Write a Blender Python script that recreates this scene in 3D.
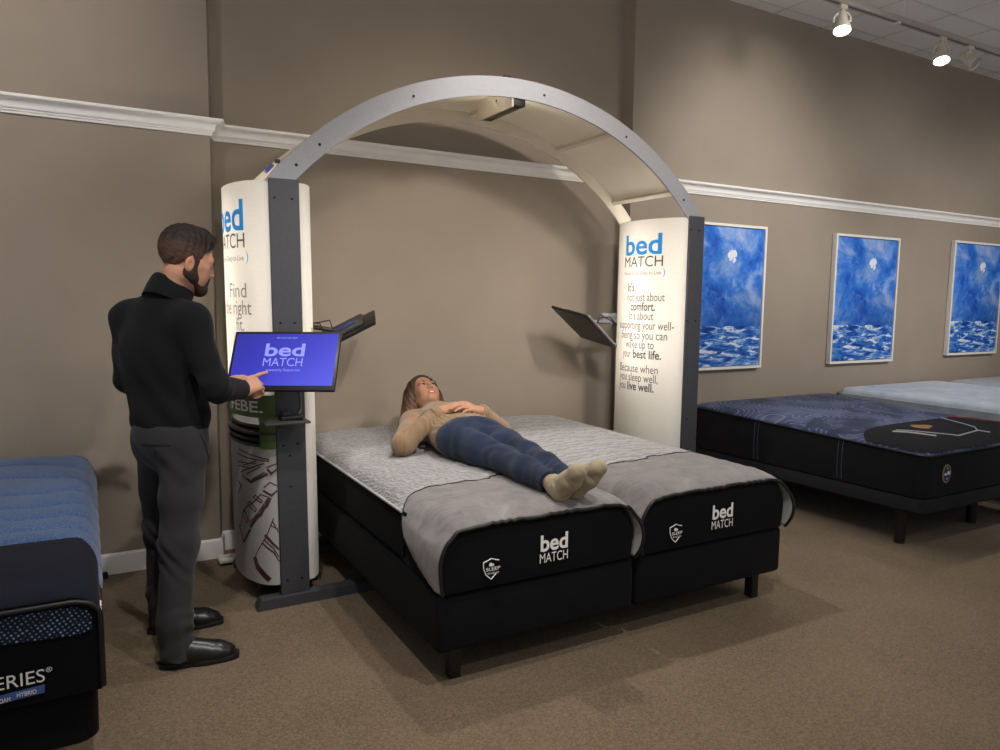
import bpy, bmesh, math, random
import numpy as np
from mathutils import Vector, Matrix

# ---------------------------------------------------------------- start clean
for _o in list(bpy.data.objects):
    bpy.data.objects.remove(_o, do_unlink=True)
SC = bpy.context.scene
COL = SC.collection
PI = math.pi

# ---------------------------------------------------------------- camera
F, CAMH = 730.0, 1.48
_pt, _ro, _yw = math.radians(5.9), math.radians(0.73), math.radians(29.5)
_cy, _sy = math.cos(_yw), math.sin(_yw)
_cp, _sp = math.cos(_pt), math.sin(_pt)
_cr, _sr = math.cos(_ro), math.sin(_ro)
_M = Matrix(((_cy, -_sy, 0), (0, 0, -1), (_sy, _cy, 0)))
_P = Matrix(((1, 0, 0), (0, _cp, -_sp), (0, _sp, _cp)))
_Z = Matrix(((_cr, -_sr, 0), (_sr, _cr, 0), (0, 0, 1)))
_R = _Z @ _P @ _M
cam_d = bpy.data.cameras.new('camera')
cam = bpy.data.objects.new('camera', cam_d)
COL.objects.link(cam)
cam_d.sensor_fit = 'HORIZONTAL'
cam_d.sensor_width = 36.0
cam_d.lens = F / 1000.0 * 36.0
cam_d.clip_start = 0.05
_rot = Matrix((_R[0], -_R[1], -_R[2])).transposed()
cam.matrix_world = Matrix.Translation((0, 0, CAMH)) @ _rot.to_4x4()
SC.camera = cam

# ---------------------------------------------------------------- world, exposure
W = bpy.data.worlds.new('world')
SC.world = W
W.use_nodes = True
# the rest of the lit shop: dim above, brighter towards its floor
_tc = W.node_tree.nodes.new('ShaderNodeTexCoord')
_sx = W.node_tree.nodes.new('ShaderNodeSeparateXYZ')
_rp = W.node_tree.nodes.new('ShaderNodeValToRGB')
_rp.color_ramp.elements[0].position, _rp.color_ramp.elements[0].color = 0.42, (0.62, 0.60, 0.60, 1)
_rp.color_ramp.elements[1].position, _rp.color_ramp.elements[1].color = 0.54, (0.225, 0.223, 0.23, 1)
_mr = W.node_tree.nodes.new('ShaderNodeMapRange')
_mr.inputs['From Min'].default_value, _mr.inputs['From Max'].default_value = -1.0, 1.0
W.node_tree.links.new(_tc.outputs['Generated'], _sx.inputs[0])
W.node_tree.links.new(_sx.outputs['Z'], _mr.inputs['Value'])
W.node_tree.links.new(_mr.outputs[0], _rp.inputs['Fac'])
W.node_tree.links.new(_rp.outputs['Color'], W.node_tree.nodes['Background'].inputs[0])
W.node_tree.nodes['Background'].inputs[1].default_value = 1.0
SC.view_settings.view_transform = 'Standard'
SC.view_settings.look = 'None'
SC.view_settings.gamma = 1.0
SC.view_settings.use_curve_mapping = False
SC.view_settings.exposure = 0.08

WARM = (1.0, 0.91, 0.79)
NEUT = (1.0, 0.96, 0.915)

def spot(name, loc, aim, power, deg, blend=0.35, col=NEUT, radius=0.05):
    d = bpy.data.lights.new(name, 'SPOT')
    d.energy = power
    d.spot_size = math.radians(deg)
    d.spot_blend = blend
    d.color = col
    d.shadow_soft_size = radius
    o = bpy.data.objects.new(name, d)
    COL.objects.link(o)
    o.location = loc
    o.rotation_euler = (Vector(aim) - Vector(loc)).to_track_quat('-Z', 'Y').to_euler()
    return o

# unseen track spots of the shop, plus spots added to brighten the walls (those in the frame sit in the fittings built further down)
for _l in (
    # loc, aim, power, cone, blend, colour, radius
    ((-1.1, 2.0, 3.40), (-1.0, 4.28, 2.75), 125, 80, 0.8, NEUT, 0.08),
    ((0.3, 1.7, 3.45), (0.15, 3.0, 0.2), 135, 78, 0.7, NEUT, 0.05),
    ((2.9, 1.0, 3.3), (2.2, 4.4, 1.35), 190, 58, 0.8, WARM, 0.16),
    ((0.9, 0.4, 3.2), (1.8, 4.4, 1.3), 90, 50, 0.9, WARM, 0.16),
    ((1.2, 1.0, 3.3), (3.15, 4.4, 1.45), 95, 26, 0.8, NEUT, 0.1),  # added to lighten the strip of niche wall by the right column
    ((1.5, 0.9, 3.4), (1.9, 3.0, 0.4), 145, 76, 0.7, NEUT, 0.05),
    ((2.6, -0.6, 3.3), (2.3, 2.2, 0.2), 80, 76, 0.7, NEUT, 0.05),
    ((4.4, 2.3, 3.15), (4.65, 4.28, 2.5), 105, 72, 0.9, NEUT, 0.2),
    ((4.4, 1.5, 2.95), (4.5, 4.28, 1.5), 72, 76, 0.9, NEUT, 0.2),  # this and the next two: added low, without fittings, to brighten the right wall
    ((6.3, 1.5, 2.95), (6.4, 4.28, 1.6), 108, 84, 0.9, NEUT, 0.2),
    ((8.4, 1.5, 2.95), (8.4, 4.28, 1.5), 105, 84, 0.9, NEUT, 0.2),
    ((6.2, 1.0, 3.3), (6.4, 3.3, 0.6), 110, 74, 0.7, NEUT, 0.05),
    ((1.9, 3.31, 3.46), (2.1, 3.0, 0.3), 120, 84, 0.7, NEUT, 0.05),
    ((3.6, 3.31, 3.46), (3.3, 2.3, 0.0), 85, 84, 0.7, NEUT, 0.05),
):
    spot('unseen_spot_light', *_l)

# ---------------------------------------------------------------- helpers
def lin(c):
    c = c / 255.0
    return c / 12.92 if c <= 0.04045 else ((c + 0.055) / 1.055) ** 2.4

def rgb(r, g, b):
    return (lin(r), lin(g), lin(b), 1.0)

class NT:
    """small wrapper to write node trees in one line each"""
    def __init__(self, name):
        self.m = bpy.data.materials.new(name)
        self.m.use_nodes = True
        self.t = self.m.node_tree
        self.b = self.t.nodes['Principled BSDF']
        self.out = self.t.nodes['Material Output']
    def n(self, typ, **kw):
        nd = self.t.nodes.new(typ)
        for k, v in kw.items():
            if k.startswith('i_'):
                key = k[2:]
                nd.inputs[int(key) if key.isdigit() else key.replace('_', ' ')].default_value = v
            else:
                setattr(nd, k, v)
        return nd
    def l(self, a, b):
        self.t.links.new(a, b)
    def coord(self, kind='Object', scale=(1, 1, 1), rot=(0, 0, 0)):
        tc = self.n('ShaderNodeTexCoord')
        mp = self.n('ShaderNodeMapping')
        mp.inputs['Scale'].default_value = scale
        mp.inputs['Rotation'].default_value = rot
        self.l(tc.outputs[kind], mp.inputs['Vector'])
        return mp.outputs['Vector']
    def noise(self, vec, scale, detail=4, rough=0.55, dist=0.0):
        nd = self.n('ShaderNodeTexNoise')
        nd.inputs['Scale'].default_value = scale
        nd.inputs['Detail'].default_value = detail
        nd.inputs['Roughness'].default_value = rough
        nd.inputs['Distortion'].default_value = dist
        self.l(vec, nd.inputs['Vector'])
        return nd.outputs['Fac']
    def ramp(self, fac, stops, interp='LINEAR'):
        nd = self.n('ShaderNodeValToRGB')
        nd.color_ramp.interpolation = interp
        e = nd.color_ramp.elements
        while len(e) < len(stops):
            e.new(0.5)
        for k, (p, c) in enumerate(stops):
            e[k].position = p
            e[k].color = c
        self.l(fac, nd.inputs['Fac'])
        return nd.outputs['Color']
    def math(self, op, a, b=None, clamp=False):
        nd = self.n('ShaderNodeMath', operation=op, use_clamp=clamp)
        for k, v in enumerate((a, b)):
            if v is None:
                continue
            if isinstance(v, (int, float)):
                nd.inputs[k].default_value = v
            else:
                self.l(v, nd.inputs[k])
        return nd.outputs[0]
    def mix(self, fac, a, b):
        nd = self.n('ShaderNodeMix', data_type='RGBA')
        for sock, v in ((nd.inputs['Factor'], fac), (nd.inputs['A'], a), (nd.inputs['B'], b)):
            if isinstance(v, (int, float, tuple)):
                # colour sockets share names; pick by type below
                pass
        ins = [s for s in nd.inputs if s.enabled]
        for s, v in zip(ins, (fac, a, b)):
            if isinstance(v, (int, float, tuple)):
                s.default_value = v
            else:
                self.l(v, s)
        return [s for s in nd.outputs if s.enabled][0]
    def bump(self, h, strength=0.3, dist=0.01):
        nd = self.n('ShaderNodeBump')
        nd.inputs['Strength'].default_value = strength
        nd.inputs['Distance'].default_value = dist
        self.l(h, nd.inputs['Height'])
        self.l(nd.outputs['Normal'], self.b.inputs['Normal'])
        return nd
    def set(self, col=None, rough=None, metal=None, spec=None, sheen=None):
        if col is not None:
            if isinstance(col, tuple):
                self.b.inputs['Base Color'].default_value = col
            else:
                self.l(col, self.b.inputs['Base Color'])
        if rough is not None:
            self.b.inputs['Roughness'].default_value = rough
        if metal is not None:
            self.b.inputs['Metallic'].default_value = metal
        if spec is not None:
            self.b.inputs['Specular IOR Level'].default_value = spec
        if sheen is not None:
            self.b.inputs['Sheen Weight'].default_value = sheen
        return self

def plain(name, col, rough=0.6, metal=0.0, var=0.08, scale=30, bump=0.0, spec=0.5):
    """solid colour with a little procedural variation"""
    t = NT(name)
    v = t.coord('Object')
    f = t.noise(v, scale, 3)
    lo = tuple(c * (1 - var) for c in col[:3]) + (1,)
    hi = tuple(min(1, c * (1 + var)) for c in col[:3]) + (1,)
    t.set(t.ramp(f, [(0.3, lo), (0.7, hi)]), rough, metal, spec)
    if bump:
        t.bump(f, bump, 0.004)
    return t.m

def emit_mat(name, col, strength):
    t = NT(name)
    t.b.inputs['Base Color'].default_value = (0.02, 0.02, 0.02, 1)
    t.b.inputs['Emission Color'].default_value = col
    t.b.inputs['Emission Strength'].default_value = strength
    return t.m

# ---- mesh builder
class MB:
    def __init__(self):
        self.bm = bmesh.new()
    def box(self, lo, hi, bevel=0.0, seg=2, rotz=0.0, pivot=None):
        bm = self.bm
        r = bmesh.ops.create_cube(bm, size=1.0)
        vs = r['verts']
        c = [(a + b) / 2 for a, b in zip(lo, hi)]
        s = [abs(b - a) for a, b in zip(lo, hi)]
        for v in vs:
            v.co = Vector((c[0] + v.co.x * s[0], c[1] + v.co.y * s[1], c[2] + v.co.z * s[2]))
        if bevel:
            es = list({e for v in vs for e in v.link_edges})
            g = bmesh.ops.bevel(bm, geom=es, offset=min(bevel, min(s) * 0.49), segments=seg, profile=0.5, affect='EDGES')
            vs = list({v for f in g['faces'] for v in f.verts} | {v for v in vs if v.is_valid})
        if rotz:
            p = Vector(pivot or c)
            m = Matrix.Rotation(rotz, 4, 'Z')
            for v in vs:
                v.co = p + m @ (v.co - p)
        return vs
    def quadmesh(self, P, closed_u=False, closed_v=False, cap=False):
        """P: array [nu][nv] of points -> grid surface"""
        bm = self.bm
        nu, nv = len(P), len(P[0])
        V = [[bm.verts.new(tuple(float(q) for q in p)) for p in row] for row in P]
        for i in range(nu if closed_u else nu - 1):
            for j in range(nv if closed_v else nv - 1):
                a, b = V[i][j], V[(i + 1) % nu][j]
                c, d = V[(i + 1) % nu][(j + 1) % nv], V[i][(j + 1) % nv]
                try:
                    bm.faces.new((a, b, c, d))
                except ValueError:
                    pass
        if cap and closed_v:
            for row in (V[0], V[-1]):
                try:
                    bm.faces.new(row)
                except ValueError:
                    pass
        return V
    def tube(self, path, r, seg=8, cap=True, scale=None):
        path = [Vector(p) for p in path]
        rows = []
        up = Vector((0, 0, 1))
        prev = None
        for i, p in enumerate(path):
            a = path[max(0, i - 1)]
            b = path[min(len(path) - 1, i + 1)]
            t = (b - a).normalized()
            if prev is None:
                n = t.cross(up)
                if n.length < 1e-3:
                    n = t.cross(Vector((1, 0, 0)))
                n.normalize()
            else:
                n = (prev - t * prev.dot(t)).normalized()
            prev = n
            bn = t.cross(n)
            rr = r[i] if isinstance(r, (list, tuple)) else r
            rows.append([p + (n * math.cos(2 * PI * k / seg) + bn * math.sin(2 * PI * k / seg)) * rr for k in range(seg)])
        self.quadmesh(rows, closed_v=True, cap=cap)
    def cyl(self, p0, p1, r0, r1=None, seg=20):
        self.tube([p0, p1], [r0, r0 if r1 is None else r1], seg)
    def lathe(self, prof, origin, axis=(0, 0, 1), seg=24):
        """prof: [(radius, height)] about axis through origin"""
        ax = Vector(axis).normalized()
        u = ax.orthogonal().normalized()
        w = ax.cross(u)
        o = Vector(origin)
        rows = [[o + ax * h + (u * math.cos(2 * PI * k / seg) + w * math.sin(2 * PI * k / seg)) * max(r, 1e-4)
                 for k in range(seg)] for r, h in prof]
        self.quadmesh(rows, closed_v=True, cap=True)
    def prism(self, poly, fn0, fn1):
        """closed polygon (2D pts) mapped by two functions to its two end faces"""
        bm = self.bm
        A = [bm.verts.new(tuple(fn0(*p))) for p in poly]
        B = [bm.verts.new(tuple(fn1(*p))) for p in poly]
        n = len(poly)
        for i in range(n):
            bm.faces.new((A[i], A[(i + 1) % n], B[(i + 1) % n], B[i]))
        bm.faces.new(A[::-1])
        bm.faces.new(B)
    def poly(self, pts):
        self.bm.faces.new([self.bm.verts.new(tuple(p)) for p in pts])

WORLD_LOC = {}

def wloc(o):
    return WORLD_LOC.get(o.name, Vector(o.location))

def link_mesh(name, me, mat, parent=None, smooth=None, origin=None):
    """me is in world coordinates; set an origin, parent without moving it"""
    o = bpy.data.objects.new(name, me)
    COL.objects.link(o)
    if mat is not None and not me.materials:
        for m in (mat if isinstance(mat, (list, tuple)) else [mat]):
            me.materials.append(m)
    n = len(me.vertices)
    co = np.empty(n * 3, np.float32)
    me.vertices.foreach_get('co', co)
    co = co.reshape(-1, 3)
    if origin is None:
        lo, hi = co.min(0), co.max(0)
        c = (lo + hi) / 2
        if parent is None:
            c[2] = lo[2]
        origin = Vector([float(q) for q in c])
    origin = Vector(origin)
    co -= np.array(origin, np.float32)
    me.vertices.foreach_set('co', co.ravel())
    WORLD_LOC[o.name] = origin.copy()
    if parent is not None:
        o.parent = parent
        o.location = origin - wloc(parent)
    else:
        o.location = origin
    if smooth is not None:
        me.shade_smooth()
        if smooth < 180:
            me.set_sharp_from_angle(angle=math.radians(smooth))
    me.update()
    return o

def obj(name, mb, mat, parent=None, smooth=40, origin=None):
    bm = mb.bm
    bmesh.ops.recalc_face_normals(bm, faces=bm.faces[:])
    me = bpy.data.meshes.new(name)
    bm.to_mesh(me)
    bm.free()
    return link_mesh(name, me, mat, parent, smooth, origin)

def thing(name, label, cat, loc, group=None):
    o = bpy.data.objects.new(name, None)
    o.empty_display_size = 0.1
    COL.objects.link(o)
    o.location = loc
    WORLD_LOC[o.name] = Vector(loc)
    return tag(o, label, cat, group)

def tag(o, label, cat, group=None):
    o['label'] = label
    o['category'] = cat
    if group:
        o['group'] = group
    return o

def struct(o):
    o['kind'] = 'structure'
    return o

def move_tree(o, delta):
    o.location = Vector(o.location) + Vector(delta)

def copy_tree(o, delta=(0, 0, 0), parent=None):
    c = o.copy()
    COL.objects.link(c)
    c.parent = parent
    if parent is None:
        c.location = Vector(o.location) + Vector(delta)
    for ch in list(o.children):
        copy_tree(ch, parent=c)
    return c

# ---- lettering
_tcache = {}
def text_mesh(body, bold=0.0):
    key = (body, bold)
    if key in _tcache:
        return _tcache[key]
    cu = bpy.data.curves.new('lettering', 'FONT')
    cu.body = body
    cu.offset = bold
    cu.resolution_u = 4
    o = bpy.data.objects.new('lettering', cu)
    COL.objects.link(o)
    dg = bpy.context.evaluated_depsgraph_get()
    dg.update()
    me = bpy.data.meshes.new_from_object(o.evaluated_get(dg))
    V = np.array([v.co[:] for v in me.vertices])
    Fc = [tuple(p.vertices) for p in me.polygons]
    bpy.data.objects.remove(o, do_unlink=True)
    bpy.data.curves.remove(cu)
    bpy.data.meshes.remove(me)
    V[:, 0] -= V[:, 0].min()
    _tcache[key] = (V[:, :2], Fc)
    return _tcache[key]

def letters(name, items, fn, mat, parent, step=None):
    """items: (body, u0, v0, height, width or None, bold); fn maps (u, v) -> 3D point"""
    bm = bmesh.new()
    for body, u0, v0, hgt, wid, bold in items:
        V, Fc = text_mesh(body, bold)
        k = hgt
        kx = k if wid is None else wid / V[:, 0].max()
        vs = [bm.verts.new((u0 + p[0] * kx, v0 + p[1] * k, 0)) for p in V]
        for f in Fc:
            try:
                bm.faces.new([vs[i] for i in f])
            except ValueError:
                pass
    if step:
        us = [v.co.x for v in bm.verts]
        x = min(us) + step
        while x < max(us):
            bmesh.ops.bisect_plane(bm, geom=bm.verts[:] + bm.edges[:] + bm.faces[:], plane_co=(x, 0, 0), plane_no=(1, 0, 0))
            x += step
    for v in bm.verts:
        v.co = Vector(fn(v.co.x, v.co.y))
    me = bpy.data.meshes.new(name)
    bm.to_mesh(me)
    bm.free()
    return link_mesh(name, me, mat, parent)

# ---------------------------------------------------------------- materials of the shop
def wall_material():
    t = NT('wall_paint')
    v = t.coord('Object')
    f = t.noise(v, 2.2, 5)
    g = t.noise(v, 240, 2)
    t.set(t.ramp(f, [(0.3, rgb(150, 138, 124)), (0.7, rgb(156, 144, 130))]), 0.75, 0, 0.25)
    t.bump(g, 0.06, 0.002)
    return t.m

def carpet_material():
    t = NT('carpet')
    v = t.coord('Object')
    f = t.noise(v, 130, 3, 0.75)
    g = t.noise(v, 1.6, 4)
    h = t.noise(v, 60, 4, 0.7)
    c = t.ramp(f, [(0.3, rgb(60, 49, 36)), (0.5, rgb(108, 92, 71)), (0.7, rgb(152, 134, 110))])
    m = t.mix(0.35, c, t.ramp(h, [(0.3, rgb(80, 67, 51)), (0.7, rgb(128, 111, 88))]))
    k = t.mix(0.18, m, t.ramp(g, [(0.35, rgb(90, 74, 57)), (0.65, rgb(138, 118, 96))]))
    t.set(k, 0.95, 0, 0.1, 0.15)
    t.bump(f, 0.5, 0.006)
    return t.m

def trim_material():
    return plain('trim_paint', rgb(240, 238, 234), 0.45, 0, 0.02, 8)

def tile_material():
    t = NT('ceiling_tile')
    v = t.coord('Object')
    f = t.noise(v, 160, 3, 0.7)
    t.set(t.ramp(f, [(0.35, rgb(228, 225, 222)), (0.6, rgb(238, 236, 233))]), 0.9, 0, 0.1)
    t.bump(f, 0.2, 0.003)
    return t.m

M_WALL, M_CARPET, M_TRIM, M_TILE = wall_material(), carpet_material(), trim_material(), tile_material()
M_GRID = plain('ceiling_grid_metal', rgb(214, 210, 206), 0.5, 0, 0.02)

def black_fabric(name, c=rgb(17, 17, 19), scale=900, sheen=0.1):
    t = NT(name)
    v = t.coord('Object')
    f = t.noise(v, scale, 2, 0.6)
    g = t.noise(v, 7, 3)
    lo = tuple(q * 0.7 for q in c[:3]) + (1,)
    hi = tuple(q * 1.3 for q in c[:3]) + (1,)
    t.set(t.mix(0.4, t.ramp(f, [(0.3, lo), (0.7, hi)]), t.ramp(g, [(0.3, lo), (0.7, hi)])), 0.85, 0, 0.1, sheen * 0.3)
    t.bump(f, 0.25, 0.002)
    return t.m

M_BLACKFAB = black_fabric('black_fabric')
M_BLACKSAT = black_fabric('black_satin_fabric', rgb(14, 14, 16), 300, 0.08)
M_POST = plain('charcoal_metal', rgb(70, 71, 76), 0.5, 0.3, 0.06, 60)
M_BLACKPL = plain('black_plastic', rgb(22, 22, 24), 0.4, 0, 0.1, 40)
M_DKGREY = plain('dark_grey_plastic', rgb(58, 56, 54), 0.5, 0, 0.1, 30)
M_SILVER = plain('silver_painted_metal', rgb(150, 151, 157), 0.5, 0.1, 0.03, 50)
M_CREAM = plain('cream_panel', rgb(222, 212, 194), 0.6, 0, 0.03, 6)
M_WHITEPL = plain('white_plastic', rgb(225, 222, 214), 0.45, 0, 0.03)
def ink(name, c):
    t = NT(name)
    f = t.noise(t.coord('Object'), 40, 2)
    col = t.ramp(f, [(0.3, tuple(q * 0.97 for q in c[:3]) + (1,)), (0.7, c)])
    t.set(col, 0.6, 0, 0.3)
    tr = t.n('ShaderNodeBsdfTranslucent'); t.l(col, tr.inputs['Color'])
    mx = t.n('ShaderNodeMixShader'); mx.inputs[0].default_value = 0.5
    t.l(t.b.outputs[0], mx.inputs[1]); t.l(tr.outputs[0], mx.inputs[2]); t.l(mx.outputs[0], t.out.inputs['Surface'])
    return t.m
M_INKBLUE = ink('print_blue', rgb(64, 172, 250))
M_INKGREY = ink('print_grey', rgb(96, 94, 96))
M_INKPALE = ink('print_pale_grey', rgb(150, 146, 144))
M_WHITEINK = plain('print_white', rgb(238, 236, 232), 0.6, 0, 0.02)
M_MAROON = plain('print_maroon', rgb(78, 50, 52), 0.7, 0, 0.12, 20)
M_BOLT = plain('bolt_black', rgb(16, 16, 17), 0.4, 0.5)

# ---------------------------------------------------------------- room shell
YW, YN = 4.285, 4.41          # wall plane left and right, and plane of the shallow niche
CX0, CX1, CXR, CXR2 = 0.612, 0.642, 3.50, 3.504
ZC = 3.80
XL, XR, YF = -3.2, 11.5, -3.5

m = MB(); m.box((XL, -1.4, -0.05), (XR, 4.7, 0.0))
struct(obj('floor', m, M_CARPET))
m = MB(); m.box((XL, YF, ZC), (XR, 4.7, ZC + 0.05))
struct(obj('ceiling', m, M_TILE))

def wall_prism(name, pts):
    mm = MB(); mm.prism(pts, lambda x, y: (x, y, 0.0), lambda x, y: (x, y, ZC))
    return struct(obj(name, mm, M_WALL, smooth=None))
wall_prism('wall_left', [(XL, YW), (CX0, YW), (CX1, YN), (CX1, 4.7), (XL, 4.7)])
wall_prism('wall_back', [(CX1, YN), (CXR, YN), (CXR, 4.7), (CX1, 4.7)])
wall_prism('wall_right', [(CXR, YN), (CXR2, YW), (XR, YW), (XR, 4.7), (CXR, 4.7)])

m = MB(); m.box((XR, YF, 0.0), (XR + 0.1, 4.7, ZC))
struct(obj('wall_end', m, M_WALL, smooth=None))

def sweep(name, prof, path, dz=None):
    """profile (offset from wall towards the room, z) swept along a wall line with mitred corners"""
    rows = []
    n = len(path)
    P = [Vector((p[0], p[1])) for p in path]
    for i in range(n):
        d0 = (P[i] - P[i - 1]).normalized() if i else (P[1] - P[0]).normalized()
        d1 = (P[i + 1] - P[i]).normalized() if i < n - 1 else d0
        n0, n1 = Vector((d0.y, -d0.x)), Vector((d1.y, -d1.x))
        b = (n0 + n1)
        b = b / b.dot(n0)
        rows.append([(P[i].x + b.x * d, P[i].y + b.y * d, z) for d, z in prof])
        if dz:
            rows[-1] = [(x, y, z + dz[i]) for x, y, z in rows[-1]]
    mm = MB(); mm.quadmesh(rows, closed_v=True, cap=True)
    return mm
LINE = [(XL, YW), (CX0, YW), (CX1, YN), (CXR, YN), (CXR2, YW), (XR, YW)]
crown = [(0.0, 2.334), (0.012, 2.334), (0.013, 2.346), (0.020, 2.349), (0.022, 2.358), (0.027, 2.361)]
for k in range(9):
    a = k / 8 * PI / 2
    crown.append((0.030 + 0.034 * (1 - math.cos(a)), 2.366 + 0.044 * math.sin(a)))
crown += [(0.066, 2.414), (0.074, 2.416), (0.076, 2.424), (0.076, 2.433), (0.0, 2.433)]
struct(obj('trim_1', sweep('trim_1', [(d, 2.334 + (z - 2.334) * 0.82) for d, z in crown], LINE, [0.004, 0, 0, -0.004, -0.022, -0.022]), M_TRIM, smooth=35))
base = [(0.0, 0.0), (0.015, 0.0), (0.015, 0.085), (0.012, 0.093), (0.012, 0.1), (0.006, 0.108), (0.0, 0.112)]
struct(obj('baseboard_back', sweep('baseboard_back', base, LINE), M_TRIM, smooth=35))

m = MB()
TS = 0.61
x = 4.92 - TS * 13
while x < XR:
    m.box((x - 0.012, YF, ZC - 0.004), (x + 0.012, YW, ZC + 0.001)); x += TS
y = 4.165
while y > YF:
    m.box((XL, y - 0.012, ZC - 0.004), (XR, y + 0.012, ZC + 0.001)); y -= TS
struct(obj('trim_2', m, M_GRID, smooth=None))

# ---------------------------------------------------------------- lighting track and its heads
TX0, TX1, TY, TZ = 2.6, 8.4, 3.31, 3.47
tr = thing('lighting_track', 'long white lighting track hung below the tiled ceiling', 'lighting track', (5.1, TY, TZ))
m = MB(); m.box((TX0, TY - 0.027, TZ - 0.015), (TX1, TY + 0.027, TZ + 0.02), 0.003)
obj('rail', m, plain('track_grey', rgb(168, 162, 156), 0.5), tr)
m = MB(); m.box((TX0 + 0.02, TY - 0.006, TZ - 0.0165), (TX1 - 0.02, TY + 0.006, TZ - 0.0145))
obj('conductor_slot', m, M_DKGREY, tr)
for rx in (3.1, 5.12, 7.2):
    m = MB(); m.cyl((rx, TY, TZ + 0.015), (rx, TY, ZC - 0.003), 0.004, seg=10)
    m.lathe([(0.0, 0), (0.022, 0), (0.022, 0.012), (0.0, 0.014)], (rx, TY, ZC - 0.017))
    obj('hanger_rod', m, M_WHITEPL, tr)
m = MB(); m.box((5.03, TY - 0.022, TZ - 0.03), (5.06, TY + 0.022, TZ - 0.014), 0.003)
obj('joint_clip', m, M_WHITEPL, tr)

M_LENS = emit_mat('lamp_lens', (1.0, 0.93, 0.82, 1), 18.0)
M_LENSOFF = plain('lamp_lens_off', rgb(150, 148, 142), 0.25)
M_LAMPW = plain('lamp_enamel', rgb(206, 200, 186), 0.4, 0, 0.03)
M_STICK = plain('blue_sticker', rgb(46, 66, 150), 0.5)

def track_head(label, x, aim, on, sticker=False, drop=0.115):
    """gimbal spotlight: adapter, yoke arms, can and lens"""
    top = Vector((x, TY, TZ - 0.015))
    piv = top + Vector((0.0, 0.0, -drop))
    d = (Vector(aim) - piv).normalized()
    side = d.cross(Vector((0, 0, 1))).normalized()
    t = thing('track_spotlight', label, 'spotlight', top, 'spotlights on the ceiling track')
    mm = MB(); mm.box((x - 0.035, TY - 0.017, TZ - 0.045), (x + 0.035, TY + 0.017, TZ - 0.015), 0.004)
    obj('adapter', mm, M_LAMPW, t)
    mm = MB()
    s0 = Vector((x, TY, TZ - 0.04))
    mm.cyl(s0, s0 + Vector((0, 0, -0.03)), 0.012, seg=12)
    for sg in (-1, 1):
        mm.tube([s0 + Vector((0, 0, -0.025)), s0 + side * sg * 0.03 + Vector((0, 0, -0.03)),
                 piv + side * sg * 0.052 + Vector((0, 0, 0.035)), piv + side * sg * 0.052], 0.0075, 8)
    obj('yoke', mm, M_LAMPW, t)
    mm = MB()
    prof = [(0.0, -0.085), (0.022, -0.083), (0.032, -0.07), (0.034, -0.045), (0.036, -0.02), (0.047, 0.02),
            (0.056, 0.05), (0.058, 0.062), (0.054, 0.063), (0.050, 0.052), (0.0, 0.05)]
    mm.lathe(prof, piv, d, 28)
    c = obj('lamp_can', mm, M_LAMPW, t)
    mm = MB(); mm.lathe([(0.0, 0.056), (0.03, 0.057), (0.049, 0.054), (0.049, 0.0535), (0.0, 0.052)], piv, d, 28)
    obj('lens', mm, M_LENS if on else M_LENSOFF, c)
    if sticker:
        up = side.cross(d)
        mm = MB()
        q = piv + d * -0.03 - up * 0.0365 * 0 + side * 0.0
        rows = []
        for k in range(7):
            a = -0.9 + 1.2 * k / 6
            r = side * -math.cos(a) * 0.0385 + up * math.sin(a) * 0.0385
            rows.append([piv + d * -0.05 + r, piv + d * -0.005 + r * 1.06])
        mm.quadmesh(rows)
        obj('sticker', mm, M_STICK, c)
    if on:
        L = spot('lamp_light', piv + d * 0.075, Vector(aim), 45, 60, 0.6, NEUT, 0.04)
    return t
track_head('leftmost lit spotlight on the ceiling track, close above the wall', 4.45, (3.95, 2.75, 1.2), True)
track_head('second lit spotlight on the track, right of the hanger rod', 5.60, (5.0, 2.7, 1.2), True, drop=0.12)
track_head('unlit spotlight with a blue sticker, rightmost on the track', 5.97, (6.2, 2.0, 2.3), False, True, drop=0.10)

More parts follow.
